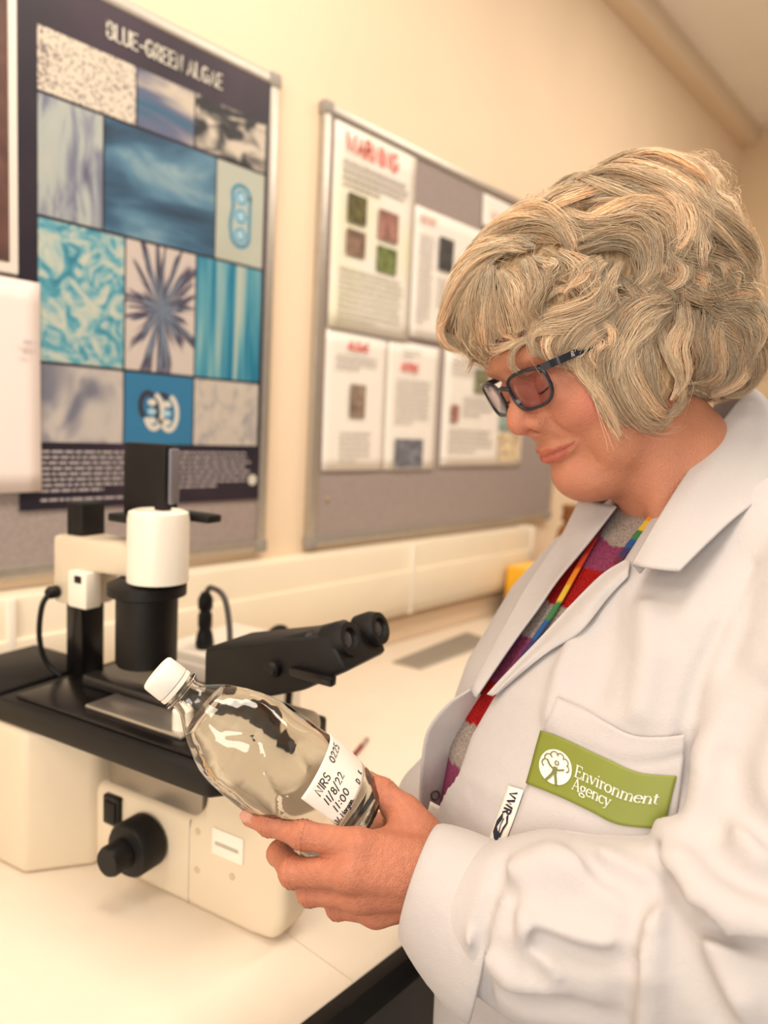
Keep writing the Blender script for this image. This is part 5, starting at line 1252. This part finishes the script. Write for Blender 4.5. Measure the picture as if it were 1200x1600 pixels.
LENS.l(fr_.outputs[0], ms_.inputs[0]); LENS.l(tr_.outputs[0], ms_.inputs[1]); LENS.l(gl_.outputs[0], ms_.inputs[2]); LENS.l(ms_.outputs[0], LENS.t.nodes['Material Output'].inputs[0])
for sg in (1, -1):
    o_ = lens_outline(sg); ring_ = np.array(o_ + o_[:2])
    V, Fc = tube_geo(np.array([H(*p) for p in ring_]), .00155, 8); under(obj('rim', to_world(V), Fc, GF.m, None, True), glasses)
    li = lens_outline(sg, .955); c0 = (gx(.0305, .0195) + .0008, sg * .0305, .0195)
    Vv = HP([c0] + [tuple(np.array(c0) * .5 + np.array(p) * .5 + np.array([.0004, 0, 0])) for p in li] + li); m_ = len(li)
    Fl = [(0, 1 + i, 1 + (i + 1) % m_) for i in range(m_)] + [(1 + i, 1 + m_ + i, 1 + m_ + (i + 1) % m_, 1 + (i + 1) % m_) for i in range(m_)]
    lo_ = obj('lens', Vv, Fl, LENS.m, None, True); s_ = lo_.modifiers.new('t', 'SOLIDIFY'); s_.thickness = .0010; s_.offset = 0; under(lo_, glasses)
    # hinge block and temple arm
    hb = [(gx(.050, .024) + .001, sg * .0500, .0320), (gx(.058, .024) - .001, sg * .0600, .0325), (.070, sg * .0665, .0325), (.030, sg * .0745, .0330), (-.006, sg * .0775, .0330), (-.020, sg * .0775, .0250), (-.032, sg * .0760, .0060)]
    G = catmull(np.array(hb), 40); V = []; Fc = []
    for i, p in enumerate(G):
        hgt = np.interp(i, [0, 6, 39], [.0036, .0032, .0022]); th_ = .0016
        for dy, dz in ((-th_, -hgt), (th_, -hgt), (th_, hgt), (-th_, hgt)): V.append(H(p[0], p[1] + dy * sg, p[2] + dz))
    for i in range(39):
        for j in range(4): Fc.append((i * 4 + j, i * 4 + (j + 1) % 4, (i + 1) * 4 + (j + 1) % 4, (i + 1) * 4 + j))
    Fc += [(0, 1, 2, 3), (156, 159, 158, 157)]
    tm_ = sharp(obj('temple_arm', to_world(np.array(V)), Fc, GF.m, None, True), 40); under(tm_, glasses)
br = catmull(np.array([(gx(.0085, .023), -.0088, .0235), (gx(0, .027) + .0012, 0, .0270), (gx(.0085, .023), .0088, .0235)]), 14)
V, Fc = tube_geo(np.array([H(*p) for p in br]), .0020, 8); under(obj('bridge', to_world(V), Fc, GF.m, None, True), glasses)
V, Fc, w_ = text2d('Ray-Ban', .0042, .0006, 0, 0, .2, 0, .8, .25)
o = obj('temple_lettering', to_world(np.array([H(.0680 - x, .0690 + x * .12, .0308 + y + x * .012) for x, y in V])), Fc, mat('temple silver print', (.6, .58, .55), .4)); under(o, glasses)
# lash line and eyebrow
LASH = mat('lash brown', (.05, .025, .02), .6)
FACE = []
for sg in (1, -1):
    ls = []
    for y in np.linspace(.0185, .0440, 12):
        z = .0112 + .0035 * ((y - .0315) / .0135) ** 2 + .002 * ((y - .0315) / .0135)
        k_ = 1 - ((y - .0315) / .0150) ** 2 - ((z - .0175) / .0140) ** 2; ls.append((.0692 + .0151 * math.sqrt(max(k_, .02)), sg * y, z))
    V, Fc = tube_geo(np.array([H(*p) for p in ls]), np.interp(np.linspace(0, 1, 12), [0, .5, 1], [.0006, .0010, .0005]), 6); FACE.append(('lash_line', obj('lash_line', to_world(V), Fc, LASH, None, True)))
person = big_obj('person', np.vstack(bodyV) @ R.T + CAM, np.vstack(bodyF), SKIN.m, None, np.vstack(bodyC))
tag(person, 'woman in profile with curly blond hair, white lab coat and striped sweater, holding a bottle', 'person')
V, Q = mesh_sdf(coat, (-.02, -.06, .35), (.46, .60, .98), .0029, smooth=1)
lab = big_obj('lab_coat', to_world(V), Q, COAT, person)
V, Q = mesh_sdf(sweat, (.02, -.06, .45), (.46, .36, .90), .0028, smooth=1)
swt = big_obj('sweater', to_world(V), Q, KNIT.m, person, sweater_cols(V))
nbo.parent = swt
for o, p in WEAR: o.parent = lab
for nme, o in FACE: o.parent = person
hair = big_obj('hair', to_world(coreV), coreQ, HCORE.m, person)
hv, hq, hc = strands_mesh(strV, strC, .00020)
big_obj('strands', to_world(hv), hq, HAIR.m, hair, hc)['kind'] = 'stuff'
print('strands', len(strV), 'tris', len(hq) * 2)
# trousers and shoes below the coat, out of the picture
hip = np.array([.225, .50, .70]); dn_ = _D
def legs(p):
    d = None
    for sg in (1, -1):
        a = hip + TM[:, 1] * .085 * sg; t_ = (1.45 - .05 - (a @ dn_)) / 1.0
        b = a + dn_ * (t_ - .03)
        e = rcone(p, a - dn_ * .08, a + dn_ * .42, .088, .062); e = smin(e, rcone(p, a + dn_ * .42, b, .062, .050), F32(.02)); d = e if d is None else smin(d, e, F32(.01))
    return d
V, Q = mesh_sdf(legs, (-.1, .38, .45), (.45, 1.55, 1.15), .008, smooth=1)
big_obj('trousers', to_world(V), Q, mat('dark trousers', (.02, .018, .02), .85), person)
for sg in (1, -1):
    a_ = hip + TM[:, 1] * .085 * sg; a_ = a_ + dn_ * (1.45 - .032 - (a_ @ dn_))
    V, Q = mesh_sdf(lambda p: smin(rcone(p, a_, a_ + TM[:, 0] * .15, .030, .024), rcone(p, a_, a_ - dn_ * .05, .030, .034), F32(.02)), a_ - .22, a_ + .22, .007, smooth=1)
    big_obj('shoe', to_world(V), Q, mat('dark shoes', (.015, .013, .012), .5), person)
for o in list(bpy.data.objects):
    if 'y' in o: del o['y']
